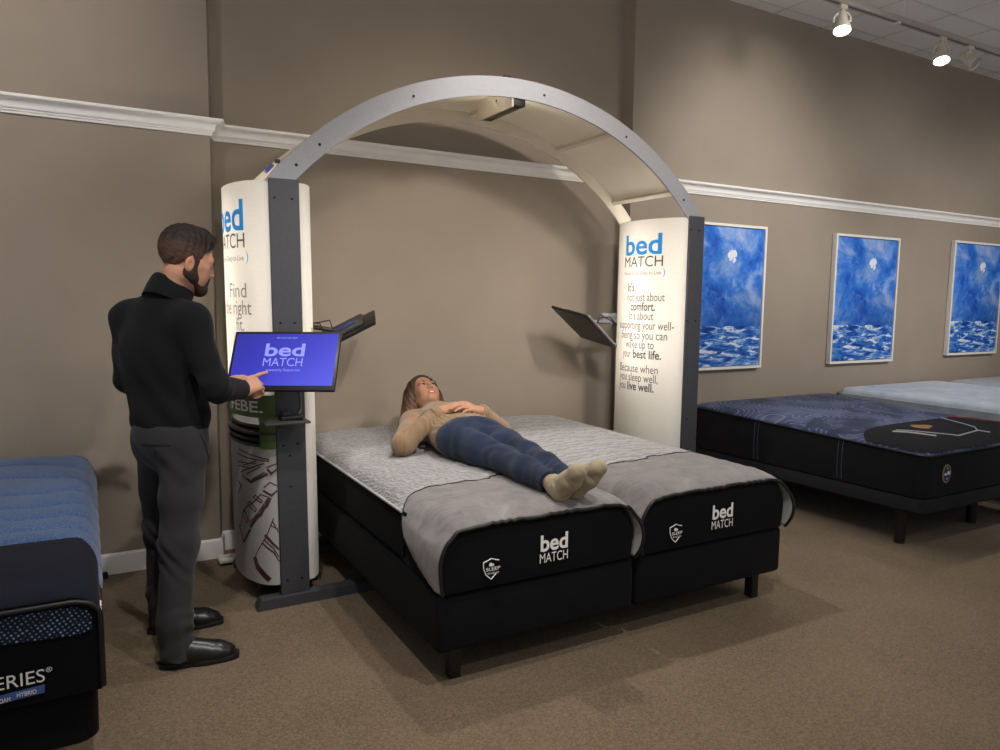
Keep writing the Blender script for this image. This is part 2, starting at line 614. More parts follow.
# ---------------------------------------------------------------- paintings
def painting_material():
    t = NT('moonlit_sea_painting')
    tc = t.n('ShaderNodeTexCoord')
    sx = t.n('ShaderNodeSeparateXYZ'); t.l(tc.outputs['Generated'], sx.inputs[0])
    X, Z = sx.outputs['X'], sx.outputs['Z']
    cb = t.n('ShaderNodeCombineXYZ'); t.l(X, cb.inputs[0]); t.l(t.math('MULTIPLY', Z, 1.25), cb.inputs[1])
    uv = cb.outputs[0]
    n1 = t.noise(uv, 2.5, 8, 0.62, 0.5)
    n2 = t.noise(uv, 9.0, 8, 0.7, 0.8)
    sky = t.ramp(n1, [(0.28, rgb(8, 34, 110)), (0.40, rgb(22, 92, 200)), (0.50, rgb(66, 136, 226)), (0.60, rgb(160, 190, 234)), (0.72, rgb(226, 230, 240))])
    sky2 = t.mix(0.35, sky, t.ramp(n2, [(0.3, rgb(8, 40, 124)), (0.52, rgb(44, 112, 212)), (0.68, rgb(178, 196, 232))]))
    # darker bank of cloud low on the right of the picture
    dk = t.math('MULTIPLY', t.math('SUBTRACT', 0.62, Z, True), t.math('ADD', X, 0.25))
    sky3 = t.mix(t.math('MULTIPLY', dk, t.math('MULTIPLY', n2, 2.4), True), sky2, rgb(5, 26, 86))
    # sea
    cs = t.n('ShaderNodeCombineXYZ'); t.l(t.math('MULTIPLY', X, 4.0), cs.inputs[0]); t.l(t.math('MULTIPLY', Z, 22.0), cs.inputs[1])
    n3 = t.noise(cs.outputs[0], 1.3, 7, 0.66, 0.9)
    sea = t.ramp(n3, [(0.32, rgb(8, 40, 104)), (0.45, rgb(24, 86, 178)), (0.53, rgb(84, 142, 210)), (0.60, rgb(224, 230, 240))])
    horizon = t.math('LESS_THAN', t.math('ADD', Z, t.math('MULTIPLY', t.math('SUBTRACT', n2, 0.5), 0.02)), 0.29)
    pic = t.mix(horizon, sky3, sea)
    # moon: a ragged pale dab
    dx = t.math('SUBTRACT', X, 0.60); dz = t.math('SUBTRACT', Z, 0.80)
    r2 = t.math('SQRT', t.math('ADD', t.math('MULTIPLY', dx, dx), t.math('MULTIPLY', t.math('MULTIPLY', dz, dz), 1.1)))
    rr = t.math('ADD', r2, t.math('MULTIPLY', t.math('SUBTRACT', n2, 0.5), 0.24))
    moon = t.math('LESS_THAN', rr, 0.045)
    t.set(t.mix(moon, pic, rgb(232, 238, 248)), 0.5, 0, 0.3)
    t.bump(n2, 0.25, 0.004)
    return t.m
M_PAINT = painting_material()
M_FRAME = plain('white_frame', rgb(232, 230, 226), 0.5, 0, 0.02)
M_FRAMESIDE = M_FRAME
def painting(label, x0, z0=0.938, w=0.935, h=1.165):
    t = thing('framed_painting', label, 'painting', (x0 + w / 2, YW, z0), 'sea paintings on the right wall')
    y0, y1 = YW - 0.045, YW - 0.002
    mm = MB()
    fw = 0.022
    for lo, hi in (((x0, z0), (x0 + fw, z0 + h)), ((x0 + w - fw, z0), (x0 + w, z0 + h)),
                   ((x0 + fw, z0), (x0 + w - fw, z0 + fw)), ((x0 + fw, z0 + h - fw), (x0 + w - fw, z0 + h))):
        mm.box((lo[0], y0, lo[1]), (hi[0], y1, hi[1]), 0.002, 1)
    obj('frame', mm, M_FRAME, t)
    mm = MB(); mm.box((x0 + fw + 0.006, y0 + 0.008, z0 + fw + 0.006), (x0 + w - fw - 0.006, y1, z0 + h - fw - 0.006), 0.002, 1)
    obj('canvas', mm, M_PAINT, t)
    return t
painting('framed blue moonlit sea painting partly behind the arch column', 3.985)
painting('framed blue moonlit sea painting in the middle of the three', 5.805)
painting('framed blue moonlit sea painting furthest right, cut by the picture edge', 7.655, 0.968)

# ---------------------------------------------------------------- arch display: two columns and the arch
YA, YB = 3.46, 4.10
def arc_table(cx, a):
    ph = np.radians(np.linspace(90, -90, 241))
    P = np.c_[cx - a * np.cos(ph), (YA + YB) / 2 + 0.005 - 0.315 * np.sin(ph)]
    s = np.r_[0, np.cumsum(np.hypot(*np.diff(P, axis=0).T))]
    return s, P
def arc_pt(tab, s, off=0.0):
    S, P = tab
    x = np.interp(s, S, P[:, 0]); y = np.interp(s, S, P[:, 1])
    e = 1e-3
    dx = np.interp(s + e, S, P[:, 0]) - np.interp(s - e, S, P[:, 0])
    dy = np.interp(s + e, S, P[:, 1]) - np.interp(s - e, S, P[:, 1])
    l = math.hypot(dx, dy) or 1
    nx, ny = -dy / l, dx / l
    return x + nx * off, y + ny * off
def sgn(tab):       # outward normal sign
    S, P = tab
    mid = np.interp(S[-1] / 2, S, P[:, 0])
    p = arc_pt(tab, S[-1] / 2, 0.01)
    return 1.0 if abs(p[0] - P[0, 0]) > abs(mid - P[0, 0]) else -1.0

def panel_material():
    t = NT('translucent_print_panel')
    v = t.coord('Object')
    ck = t.n('ShaderNodeTexWave', wave_type='BANDS', bands_direction='DIAGONAL')
    ck.inputs['Scale'].default_value = 28
    t.l(v, ck.inputs['Vector'])
    f = t.noise(v, 20, 2)
    c = t.mix(0.5, t.ramp(ck.outputs['Fac'], [(0.0, rgb(240, 237, 231)), (1.0, rgb(243, 240, 235))]), t.ramp(f, [(0.3, rgb(240, 237, 231)), (0.7, rgb(243, 240, 235))]))
    t.set(c, 0.55, 0, 0.3)
    tr = t.n('ShaderNodeBsdfTranslucent')
    t.l(c, tr.inputs['Color'])
    mx = t.n('ShaderNodeMixShader')
    mx.inputs[0].default_value = 0.45
    t.l(t.b.outputs[0], mx.inputs[1]); t.l(tr.outputs[0], mx.inputs[2])
    t.l(mx.outputs[0], t.out.inputs['Surface'])
    return t.m
M_PANEL = panel_material()
def sheet_diffuser():
    t = NT('cream_diffuser_sheet')
    f = t.noise(t.coord('Object'), 5, 3)
    c = t.ramp(f, [(0.3, rgb(240, 234, 220)), (0.7, rgb(244, 239, 227))])
    t.set(c, 0.7, 0, 0.2)
    tr = t.n('ShaderNodeBsdfTranslucent'); t.l(c, tr.inputs['Color'])
    mx = t.n('ShaderNodeMixShader'); mx.inputs[0].default_value = 0.55
    t.l(t.b.outputs[0], mx.inputs[1]); t.l(tr.outputs[0], mx.inputs[2]); t.l(mx.outputs[0], t.out.inputs['Surface'])
    return t.m
M_SHEET = sheet_diffuser()
M_WRAP = plain('grey_print_panel', rgb(166, 164, 163), 0.5, 0, 0.04, 8)
M_GREEN = plain('green_print', rgb(86, 112, 56), 0.55, 0, 0.05, 10)

def curved_panel(name, tab, s0, s1, z0, z1, mat, parent, off=0.0, th=0.004, nz=2, smooth=40):
    sg = sgn(tab)
    n = max(6, int(abs(s1 - s0) / 0.012))
    rows = []
    for i in range(n + 1):
        s = s0 + (s1 - s0) * i / n
        a = arc_pt(tab, s, sg * off); b = arc_pt(tab, s, sg * (off - th))
        rows.append([(a[0], a[1], z0), (a[0], a[1], z1), (b[0], b[1], z1), (b[0], b[1], z0)])
    mm = MB(); mm.quadmesh(rows, closed_v=True, cap=True)
    return obj(name, mm, mat, parent, smooth)

def post(name, x0, x1, y0, y1, z1, parent, bolts):
    mm = MB(); mm.box((x0, y0, 0.05), (x1, y1, z1), 0.003, 1)
    p = obj(name, mm, M_POST, parent)
    for bx, bz in bolts:
        mm = MB(); mm.lathe([(0.0, 0.0), (0.0055, 0.0), (0.005, 0.003), (0.0, 0.004)], (bx, y0, bz), (0, -1, 0), 10)
        obj('bolt', mm, M_BOLT, p)
    return p

TEXT_IN = [  # (line, s at its left end, s at its right end, baseline z, size, bold)
    ("It's", .45, .383, 1.545, .058, .012), ('not just about', .456, .135, 1.482, .058, 0), ('comfort.', .415, .20, 1.42, .058, .02),
    ("It's about", .425, .21, 1.36, .058, 0), ('supporting your well-', .55, .07, 1.298, .058, 0), ('being so you can', .515, .11, 1.233, .058, 0),
    ('wake up to', .46, .20, 1.172, .058, 0), ('your', .49, .40, 1.108, .058, 0), ('best life.', .375, .145, 1.108, .058, .02),
    ('Because when', .53, .165, 1.012, .058, 0), ('you sleep well,', .525, .163, .952, .058, 0), ('you', .53, .45, .892, .058, 0), ('live well.', .425, .19, .892, .058, .02)]

def lettering(parent, tab, lines, flip, mat, name):
    sg = sgn(tab)
    items = []
    for body, sl, sr, z, size, bold in lines:
        if not flip:      # read from the side where larger s is on the left
            items.append((body, -sl, z, size * 1.35, sl - sr, bold))
        else:
            items.append((body, sr + 0.0, z, size * 1.35, sl - sr, bold))
    if not flip:
        fn = lambda u, v: (*arc_pt(tab, -u, sg * 0.0012), v)
    else:
        S = tab[0][-1]
        fn = lambda u, v: (*arc_pt(tab, u, sg * 0.0012), v)
    return letters(name, items, fn, mat, parent, 0.012)

def swoosh(parent, tab, s, z, flip):
    sg = sgn(tab)
    mm = MB()
    rows = []
    for k in range(9):
        a = -1.1 + 2.2 * k / 8
        w = 0.006 * math.cos(a * 1.2)
        u = 0.02 * math.cos(a)
        d = -1 if not flip else 1
        rows.append([(*arc_pt(tab, s + d * u, sg * 0.0013), z + 0.035 * math.sin(a)), (*arc_pt(tab, s + d * (u + w), sg * 0.0013), z + 0.035 * math.sin(a))])
    mm.quadmesh(rows)
    return obj('bracket_mark', mm, M_INKBLUE, parent, None)

def inner_print(pan, tab, flip):
    lettering(pan, tab, [('bed', .49, .165, 1.785, .136, .02)], flip, M_INKBLUE, 'logo_word')
    lettering(pan, tab, [('MATCH', .50, .155, 1.705, .072, 0)], flip, M_INKGREY, 'logo_word')
    lettering(pan, tab, [('Powered by Sleep-to-Live', .50, .165, 1.652, .028, 0)], flip, M_INKPALE, 'tagline')
    swoosh(pan, tab, .165, 1.664, flip)
    lettering(pan, tab, TEXT_IN, flip, M_INKGREY, 'slogan')

def foot_bar(x0, x1, y, parent):
    mm = MB()
    pts = [(x0, 0.0), (x1, 0.0), (x1, 0.05), (x0 + 0.02, 0.05), (x0, 0.02)]
    mm.prism(pts, lambda a, b: (a, y - 0.03, b), lambda a, b: (a, y + 0.04, b))
    return obj('foot_bar', mm, M_POST, parent)

ZTOP = 2.005
# --- left column
LX0, LX1 = 0.740, 0.878
lc = thing('display_column', 'white printed arch column beside the standing man, with charcoal post', 'display column', (0.805, 3.785, 0.0))
post('front_post', LX0, LX1, YA, YA + 0.04, ZTOP + 0.012, lc,
     [(0.765, 1.93), (0.845, 1.93), (0.772, 0.78), (0.838, 0.785), (0.80, 0.73), (0.80, 0.58), (0.772, 0.12), (0.842, 0.12), (0.775, 1.36), (0.84, 1.36)])
post('rear_post', LX0, LX1, YB, YB + 0.04, ZTOP + 0.012, lc, [])
TL = arc_table(LX0, 0.145)
TLI = arc_table(LX1, -0.105)
up = curved_panel('outer_panel', TL, 0.0, TL[0][-1], 0.92, ZTOP, M_PANEL, lc)
lettering(up, TL, [('bed', .47, .134, 1.787, .146, .02)], False, M_INKBLUE, 'logo_word')
lettering(up, TL, [('MATCH', .49, .131, 1.705, .072, 0)], False, M_INKGREY, 'logo_word')
lettering(up, TL, [('Powered by Sleep-to-Live', .50, .14, 1.645, .028, 0)], False, M_INKPALE, 'tagline')
swoosh(up, TL, .135, 1.66, False)
lettering(up, TL, [('Find', .30, .13, 1.475, .072, 0), ('the right', .40, .10, 1.395, .072, 0), ('fit.', .23, .155, 1.318, .066, 0)], False, M_INKPALE, 'slogan')
ip = curved_panel('inner_panel', TLI, 0.0, TLI[0][-1], 0.10, ZTOP, M_PANEL, lc)
inner_print(ip, TLI, True)
# green header band of the tray bay, its side strip, the white back and the black trays
gb = curved_panel('green_band', TL, 0.0, 0.36, 0.915, 1.02, M_GREEN, lc, off=0.012, th=0.008)
sgl = sgn(TL)
letters('band_lettering', [('FEBE.', -0.30, 0.94, 0.075, 0.25, 0.02)], lambda u, v: (*arc_pt(TL, -u, sgl * 0.0135), v), M_WHITEINK, gb, 0.012)
curved_panel('green_strip', TL, 0.0, 0.075, 0.765, 0.915, M_GREEN, lc, off=0.004, th=0.004)
def tray(z, off, tilt, mat, name='tray'):
    """half-ellipse shelf plate that follows the outer panel"""
    rows = []
    pts = []
    for k in range(25):
        s = 0.01 + (TL[0][-1] - 0.02) * k / 24
        p = arc_pt(TL, s, sgl * off)
        pts.append(p)
    pts = [(LX0 + 0.005, pts[0][1])] + pts + [(LX0 + 0.005, pts[-1][1])]
    mm = MB()
    mm.prism(pts, lambda x, y: (x, y, z + tilt * (y - 3.6)), lambda x, y: (x, y, z + 0.014 + tilt * (y - 3.6)))
    return obj(name, mm, mat, lc)
tray(0.80, 0.004, 0.0, M_BLACKPL)
tray(0.772, 0.003, 0.0, M_DKGREY)
tray(0.832, 0.008, 0.0, M_DKGREY)
tray(0.862, -0.012, 0.0, M_BLACKPL)
mm = MB(); mm.box((LX0 - 0.012, 3.55, 0.876), (LX0 - 0.004, 4.05, 0.92))
obj('bay_back', mm, M_WHITEPL, lc)
lw = curved_panel('picture_panel', TL, 0.0, TL[0][-1], 0.10, 0.772, M_WRAP, lc)
# the printed sketch of a plan of beds on the lower panel
ART = [(.0116,[(.291,.348),(.237,.277)]),(.014,[(.237,.277),(.165,.357)]),(.0056,[(.275,.346),(.222,.446),(.166,.393)]),(.0186,[(.162,.373),(.11,.43),(.087,.447),(.072,.475),(.053,.494),(.038,.527)]),(.0056,[(.238,.421),(.21,.446),(.182,.398),(.2,.385),(.238,.421)]),(.0056,[(.183,.481),(.162,.5),(.113,.467),(.122,.454),(.183,.481)]),(.0056,[(.132,.523),(.115,.537),(.075,.513),(.082,.504),(.132,.523)]),(.0056,[(.222,.446),(.125,.504),(.084,.544),(.046,.536)]),(.0047,[(.166,.393),(.101,.454),(.047,.527)]),(.007,[(.028,.416),(.002,.363)]),(.0056,[(.037,.396),(.002,.375)]),(.0163,[(.063,.344),(.002,.28)]),(.007,[(.07,.323),(.028,.284),(.002,.239)]),(.0084,[(.08,.304),(.026,.263),(.002,.218)]),(.0047,[(.138,.223),(.056,.348),(.023,.43)]),(.0279,[(.134,.218),(.118,.179),(.061,.134)]),(.0279,[(.118,.185),(.055,.129)]),(.0056,[(.291,.716),(.035,.708)]),(.0047,[(.277,.676),(.105,.691)]),(.0065,[(.237,.631),(.062,.695)]),(.0149,[(.176,.605),(.146,.597),(.047,.644)]),(.0056,[(.181,.63),(.08,.677)]),(.0047,[(.137,.611),(.057,.654)]),(.0074,[(.285,.579),(.242,.561),(.291,.513)]),(.0065,[(.046,.677),(.002,.694)]),(.0102,[(.041,.667),(.026,.647),(.002,.665)]),(.0056,[(.258,.743),(.118,.728),(.035,.716)]),(.0047,[(.233,.695),(.211,.667),(.105,.703)]),(.0056,[(.226,.617),(.173,.6)]),(.0112,[(.065,.563),(.028,.542),(.002,.562)]),(.0056,[(.064,.579),(.033,.606),(.002,.588)]),(.0047,[(.279,.655),(.161,.665)])]
bm = bmesh.new()
for wd_, line in ART:
    for (s0, z0), (s1, z1) in zip(line[:-1], line[1:]):
        d = Vector((s1 - s0, z1 - z0))
        if d.length < 1e-4:
            continue
        d.normalize()
        nx_, ny_ = -d.y * wd_ / 2, d.x * wd_ / 2
        ex, ey = d.x * wd_ * 0.3, d.y * wd_ * 0.3
        q = [(s0 + nx_ - ex, z0 + ny_ - ey), (s1 + nx_ + ex, z1 + ny_ + ey), (s1 - nx_ + ex, z1 - ny_ + ey), (s0 - nx_ - ex, z0 - ny_ - ey)]
        bm.faces.new([bm.verts.new((max(0.001, u), min(0.77, max(0.102, v)), 0)) for u, v in q])
bmesh.ops.triangulate(bm, faces=bm.faces[:])
x = 0.012
while x < 0.36:
    bmesh.ops.bisect_plane(bm, geom=bm.verts[:] + bm.edges[:] + bm.faces[:], plane_co=(x, 0, 0), plane_no=(1, 0, 0)); x += 0.012
for v in bm.verts:
    p = arc_pt(TL, v.co.x, sgl * 0.0012)
    v.co = Vector((p[0], p[1], v.co.y))
me = bpy.data.meshes.new('sketch_print'); bm.to_mesh(me); bm.free()
link_mesh('sketch_print', me, M_MAROON, lw)
mm = MB(); mm.box((0.66, 3.56, 0.05), (0.95, 4.02, 0.10), 0.01)
obj('plinth', mm, M_BLACKPL, lc)
foot_bar(0.625, 1.23, YA + 0.0, lc)
foot_bar(0.625, 1.23, YB + 0.0, lc)
# small shelf on the post
mm = MB(); mm.box((0.66, 3.30, 0.905), (0.862, 3.462, 0.915), 0.002)
mm.box((0.75, 3.43, 0.87), (0.78, 3.462, 0.906), 0.002)
obj('shelf', mm, M_DKGREY, lc)

def lean(o):
    # the column leans outwards a touch
    for ch in o.children:
        if ch.type == 'MESH':
            w = wloc(ch)
            for v in ch.data.vertices:
                v.co.x += 0.024 * (1 - (v.co.z + w.z) / 2.0)
        lean(ch)
lean(lc)

# --- right column
RX0, RX1 = 3.306, 3.436
rc = thing('display_column', 'white printed arch column right of the bed, with the long slogan', 'display column', (3.35, 3.785, 0.0))
post('front_post', RX0, RX1, YA, YA + 0.04, ZTOP + 0.012, rc, [(3.317, 1.93), (3.388, 1.93), (3.317, 1.36), (3.388, 1.36), (3.35, 0.73)])
post('rear_post', RX0 - 0.01, RX1, YB, YB + 0.04, ZTOP + 0.012, rc, [])
TR = arc_table(RX0, 0.15)
TRO = arc_table(RX1, -0.07)
ip = curved_panel('inner_panel', TR, 0.0, TR[0][-1], 0.10, ZTOP, M_PANEL, rc)
inner_print(ip, TR, False)
curved_panel('outer_panel', TRO, 0.0, TRO[0][-1], 0.10, ZTOP, M_PANEL, rc)
mm = MB(); mm.box((3.22, 3.56, 0.05), (3.50, 4.02, 0.10), 0.01)
obj('plinth', mm, M_BLACKPL, rc)
foot_bar(2.96, 3.60, YA, rc)
foot_bar(2.96, 3.60, YB, rc)

# lamps inside the columns (the panels are back-lit)
def inner_lamp(x, y, z0, z1, power):
    d = bpy.data.lights.new('column_lamp', 'AREA')
    d.shape = 'RECTANGLE'
    d.size, d.size_y = 0.05, z1 - z0
    d.energy = power
    d.color = (1.0, 0.965, 0.91)
    o = bpy.data.objects.new('column_lamp', d); COL.objects.link(o)
    o.location = (x, y, (z0 + z1) / 2)
    return o
COLUMN_LIGHT = 5.0
for xx, sg_ in ((0.805, -1), (0.805, 1), (3.351, -1), (3.351, 1)):
    L = inner_lamp(xx + sg_ * 0.01, 3.785, 1.0, 1.96, COLUMN_LIGHT)
    L.rotation_euler = (PI / 2, 0, -sg_ * PI / 2)      # long side vertical, shining sideways

# --- the arch itself
AXC, AZC = 2.0735, 0.915
RO, RI = 1.735, 1.635
TH1 = math.asin((RX1 - AXC) / RO)
ar = thing('display_arch', 'silver and cream arch spanning the two printed columns over the beds', 'arch', (AXC, 3.78, 2.02))
def ring(name, y0, y1, r0, r1, t0, t1, mat, n=72):
    rows = []
    for k in range(n + 1):
        a = t0 + (t1 - t0) * k / n
        s, c = math.sin(a), math.cos(a)
        rows.append([(AXC + r0 * s, y0, AZC + r0 * c), (AXC + r1 * s, y0, AZC + r1 * c), (AXC + r1 * s, y1, AZC + r1 * c), (AXC + r0 * s, y1, AZC + r0 * c)])
    mm = MB(); mm.quadmesh(rows, closed_v=True, cap=True)
    return obj(name, mm, mat, ar, 30)
def end_angle(r, z):
    return math.acos((z - AZC) / r)
tA = end_angle((RO + RI) / 2, ZTOP + 0.015)
fr = ring('front_rail', YA + 0.006, YA + 0.018, RI, RO, -tA - 0.035, tA + 0.035, M_SILVER)
ring('front_rail_lip', YA + 0.012, YA + 0.04, RO - 0.012, RO, -tA, tA, M_SILVER)
ring('rear_rail', YB + 0.02, YB + 0.032, RI, RO, -tA, tA, M_CREAM)
ring('canopy_panel', YA + 0.02, YB + 0.02, RO - 0.032, RO - 0.026, -0.74, 0.745, M_SHEET)
for k, a in enumerate((-0.74, -0.36, 0.02, 0.41, 0.745)):
    rr = RO - 0.045
    mm = MB()
    c = Vector((AXC + rr * math.sin(a), 0, AZC + rr * math.cos(a)))
    rad = Vector((math.sin(a), 0, math.cos(a))); tan = Vector((math.cos(a), 0, -math.sin(a)))
    P = []
    for q in (YA + 0.012, YB + 0.02):
        P.append([c + rad * i * 0.012 + tan * j * 0.014 + Vector((0, q, 0)) for i, j in ((-1, -1), (1, -1), (1, 1), (-1, 1))])
    mm.quadmesh(P, closed_v=True, cap=True)
    obj('rib', mm, M_CREAM, ar)
for a in (-0.80, -0.71, -0.38, 0.085, 0.44, 0.78):
    r = RO - 0.055
    mm = MB(); mm.lathe([(0.0, 0.0), (0.0075, 0.0), (0.006, 0.003), (0.0, 0.004)], (AXC + r * math.sin(a), YA + 0.006, AZC + r * math.cos(a)), (0, -1, 0), 10)
    obj('bolt', mm, M_BOLT, fr)
# blue tag on the left end of the rear rail and a small black clip
mm = MB()
_t = Vector((0.66, 0, 0.75)); _n = Vector((-0.75, 0, 0.66)); _c = Vector((0.757, YA + 0.03, 2.062))
mm.prism([(-0.022, -0.004), (0.022, -0.004), (0.022, 0.012), (-0.022, 0.012)], lambda u, v: tuple(_c + _t * u + _n * v), lambda u, v: tuple(_c + _t * u + _n * v + Vector((0, 0.04, 0))))
obj('blue_tag', mm, plain('blue_tape', rgb(52, 62, 150), 0.5), ar)
mm = MB()
mm.box((0.778, YA + 0.02, 2.09), (0.80, YA + 0.045, 2.106), 0.003)
obj('clip', mm, M_BLACKPL, ar)
# sensor box hung under the crown of the arch
sb = thing('sensor_box', 'cream and black sensor box hanging under the top of the arch', 'sensor box', (2.06, 3.7, 2.66))
mm = MB(); mm.box((2.015, 3.475, 2.505), (2.03, 3.86, 2.625), 0.002)
obj('side_plate', mm, M_CREAM, sb)
mm = MB(); mm.box((2.03, 3.48, 2.515), (2.105, 3.87, 2.625), 0.003)
bx_ = obj('housing', mm, M_BLACKPL, sb)
mm = MB(); mm.box((2.045, 3.52, 2.509), (2.09, 3.83, 2.516), 0.002)
obj('sensor_strip', mm, plain('smoked_window', rgb(74, 62, 50), 0.2), bx_)
for yy in (3.56, 3.72):
    mm = MB(); mm.box((2.02, yy, 2.61), (2.06, yy + 0.03, 2.69), 0.002)
    obj('hanger', mm, M_BLACKPL, sb)
mm = MB(); mm.lathe([(0, 0), (0.006, 0), (0.005, 0.003), (0, 0.004)], (2.015, 3.64, 2.57), (-1, 0, 0), 10)
obj('bolt', mm, M_BOLT, sb)

# ---------------------------------------------------------------- beds
def quilt_material(name, pattern):
    t = NT(name)
    v = t.coord('Object')
    n = t.noise(v, 260, 3, 0.7)
    if pattern == 'leaf':
        w = t.n('ShaderNodeTexWave', wave_type='BANDS', bands_direction='DIAGONAL', wave_profile='SIN')
        w.inputs['Scale'].default_value = 15; w.inputs['Distortion'].default_value = 11; w.inputs['Detail'].default_value = 1.5
        w.inputs['Detail Scale'].default_value = 1.4
    else:
        w = t.n('ShaderNodeTexWave', wave_type='BANDS', bands_direction='Y', wave_profile='SIN')
        w.inputs['Scale'].default_value = 5.5; w.inputs['Distortion'].default_value = 6; w.inputs['Detail'].default_value = 3
        w.inputs['Detail Scale'].default_value = 3.5
    t.l(v, w.inputs['Vector'])
    a = t.ramp(w.outputs['Fac'], [(0.08, rgb(122, 123, 129)), (0.4, rgb(158, 157, 158)), (1.0, rgb(174, 171, 169))])
    b = t.ramp(n, [(0.3, rgb(130, 130, 133)), (0.7, rgb(178, 175, 173))])
    t.set(t.mix(0.4, a, b), 0.9, 0, 0.15, 0.1)
    t.bump(t.math('ADD', w.outputs['Fac'], t.math('MULTIPLY', n, 0.4)), 0.5, 0.006)
    return t.m
M_QUILT = quilt_material('grey_quilt_leaf', 'leaf')
M_QUILT2 = quilt_material('grey_quilt_bands', 'band')

def plush_material():
    t = NT('grey_plush')
    v = t.coord('Object')
    n = t.noise(v, 9, 6, 0.65, 0.6)
    f = t.noise(v, 500, 2)
    t.set(t.ramp(n, [(0.3, rgb(112, 106, 106)), (0.55, rgb(132, 126, 124)), (0.75, rgb(150, 143, 140))]), 0.95, 0, 0.1, 0.35)
    t.bump(t.math('ADD', n, t.math('MULTIPLY', f, 0.3)), 0.4, 0.006)
    return t.m
M_PLUSH = plush_material()
M_PIPE = plain('pale_grey_piping', rgb(176, 178, 184), 0.7)
M_WELT = plain('black_welt', rgb(17, 17, 19), 0.45)
M_LINING = plain('pale_lining', rgb(170, 172, 172), 0.85, 0, 0.06, 60)

def ease(d, r):
    if d >= r:
        return 1.0
    q = 1 - max(d, 0) / r
    return math.sqrt(max(0.0, 1 - q * q))

def top_grid(x0, x1, y0, y1, ze, rise, rx, ry, hf, nx, ny, skirt=0.02):
    """quilted top: a height field that rolls down to its edges"""
    rows = []
    for i in range(nx + 1):
        row = []
        u = i / nx
        x = x0 + (x1 - x0) * (0.5 - 0.5 * math.cos(PI * u) if nx < 40 else u)
        for j in range(ny + 1):
            v = j / ny
            y = y0 + (y1 - y0) * v
            e = ease(min(x - x0, x1 - x), rx) * ease(min(y - y0, y1 - y), ry)
            row.append((x, y, ze + rise * e + hf(x, y) * e))
        rows.append(row)
    mm = MB(); V = mm.quadmesh(rows)
    return mm

def hash_noise(x, y, s=0):
    return math.sin(x * 12.9898 + y * 78.233 + s) * 0.5 + math.sin(x * 31.7 - y * 17.3 + s * 2.1) * 0.3 + math.sin(x * 57.1 + y * 43.7 + s * 0.7) * 0.2

def foundation(label, x0, x1, y0, y1, z0, z1):
    t = thing('box_foundation', label, 'bed base', ((x0 + x1) / 2, (y0 + y1) / 2, 0.0), 'foundations under the two trial mattresses')
    mm = MB(); mm.box((x0, y0, z0), (x1, y1, z1), 0.022, 3)
    obj('base_box', mm, M_BLACKFAB, t)
    for lx, ly in ((x0 + 0.11, y0 + (0.10 if x0 < 1.5 else 0.95)), (x1 - 0.085, y0 + (0.10 if x1 > 2.5 else 0.95)), (x0 + 0.11, y1 - 0.2), (x1 - 0.085, y1 - 0.2)):
        mm = MB(); mm.box((lx - 0.024, ly - 0.024, 0.0), (lx + 0.024, ly + 0.024, z0 + 0.004), 0.004)
        obj('leg', mm, M_BLACKPL, t)
    return t

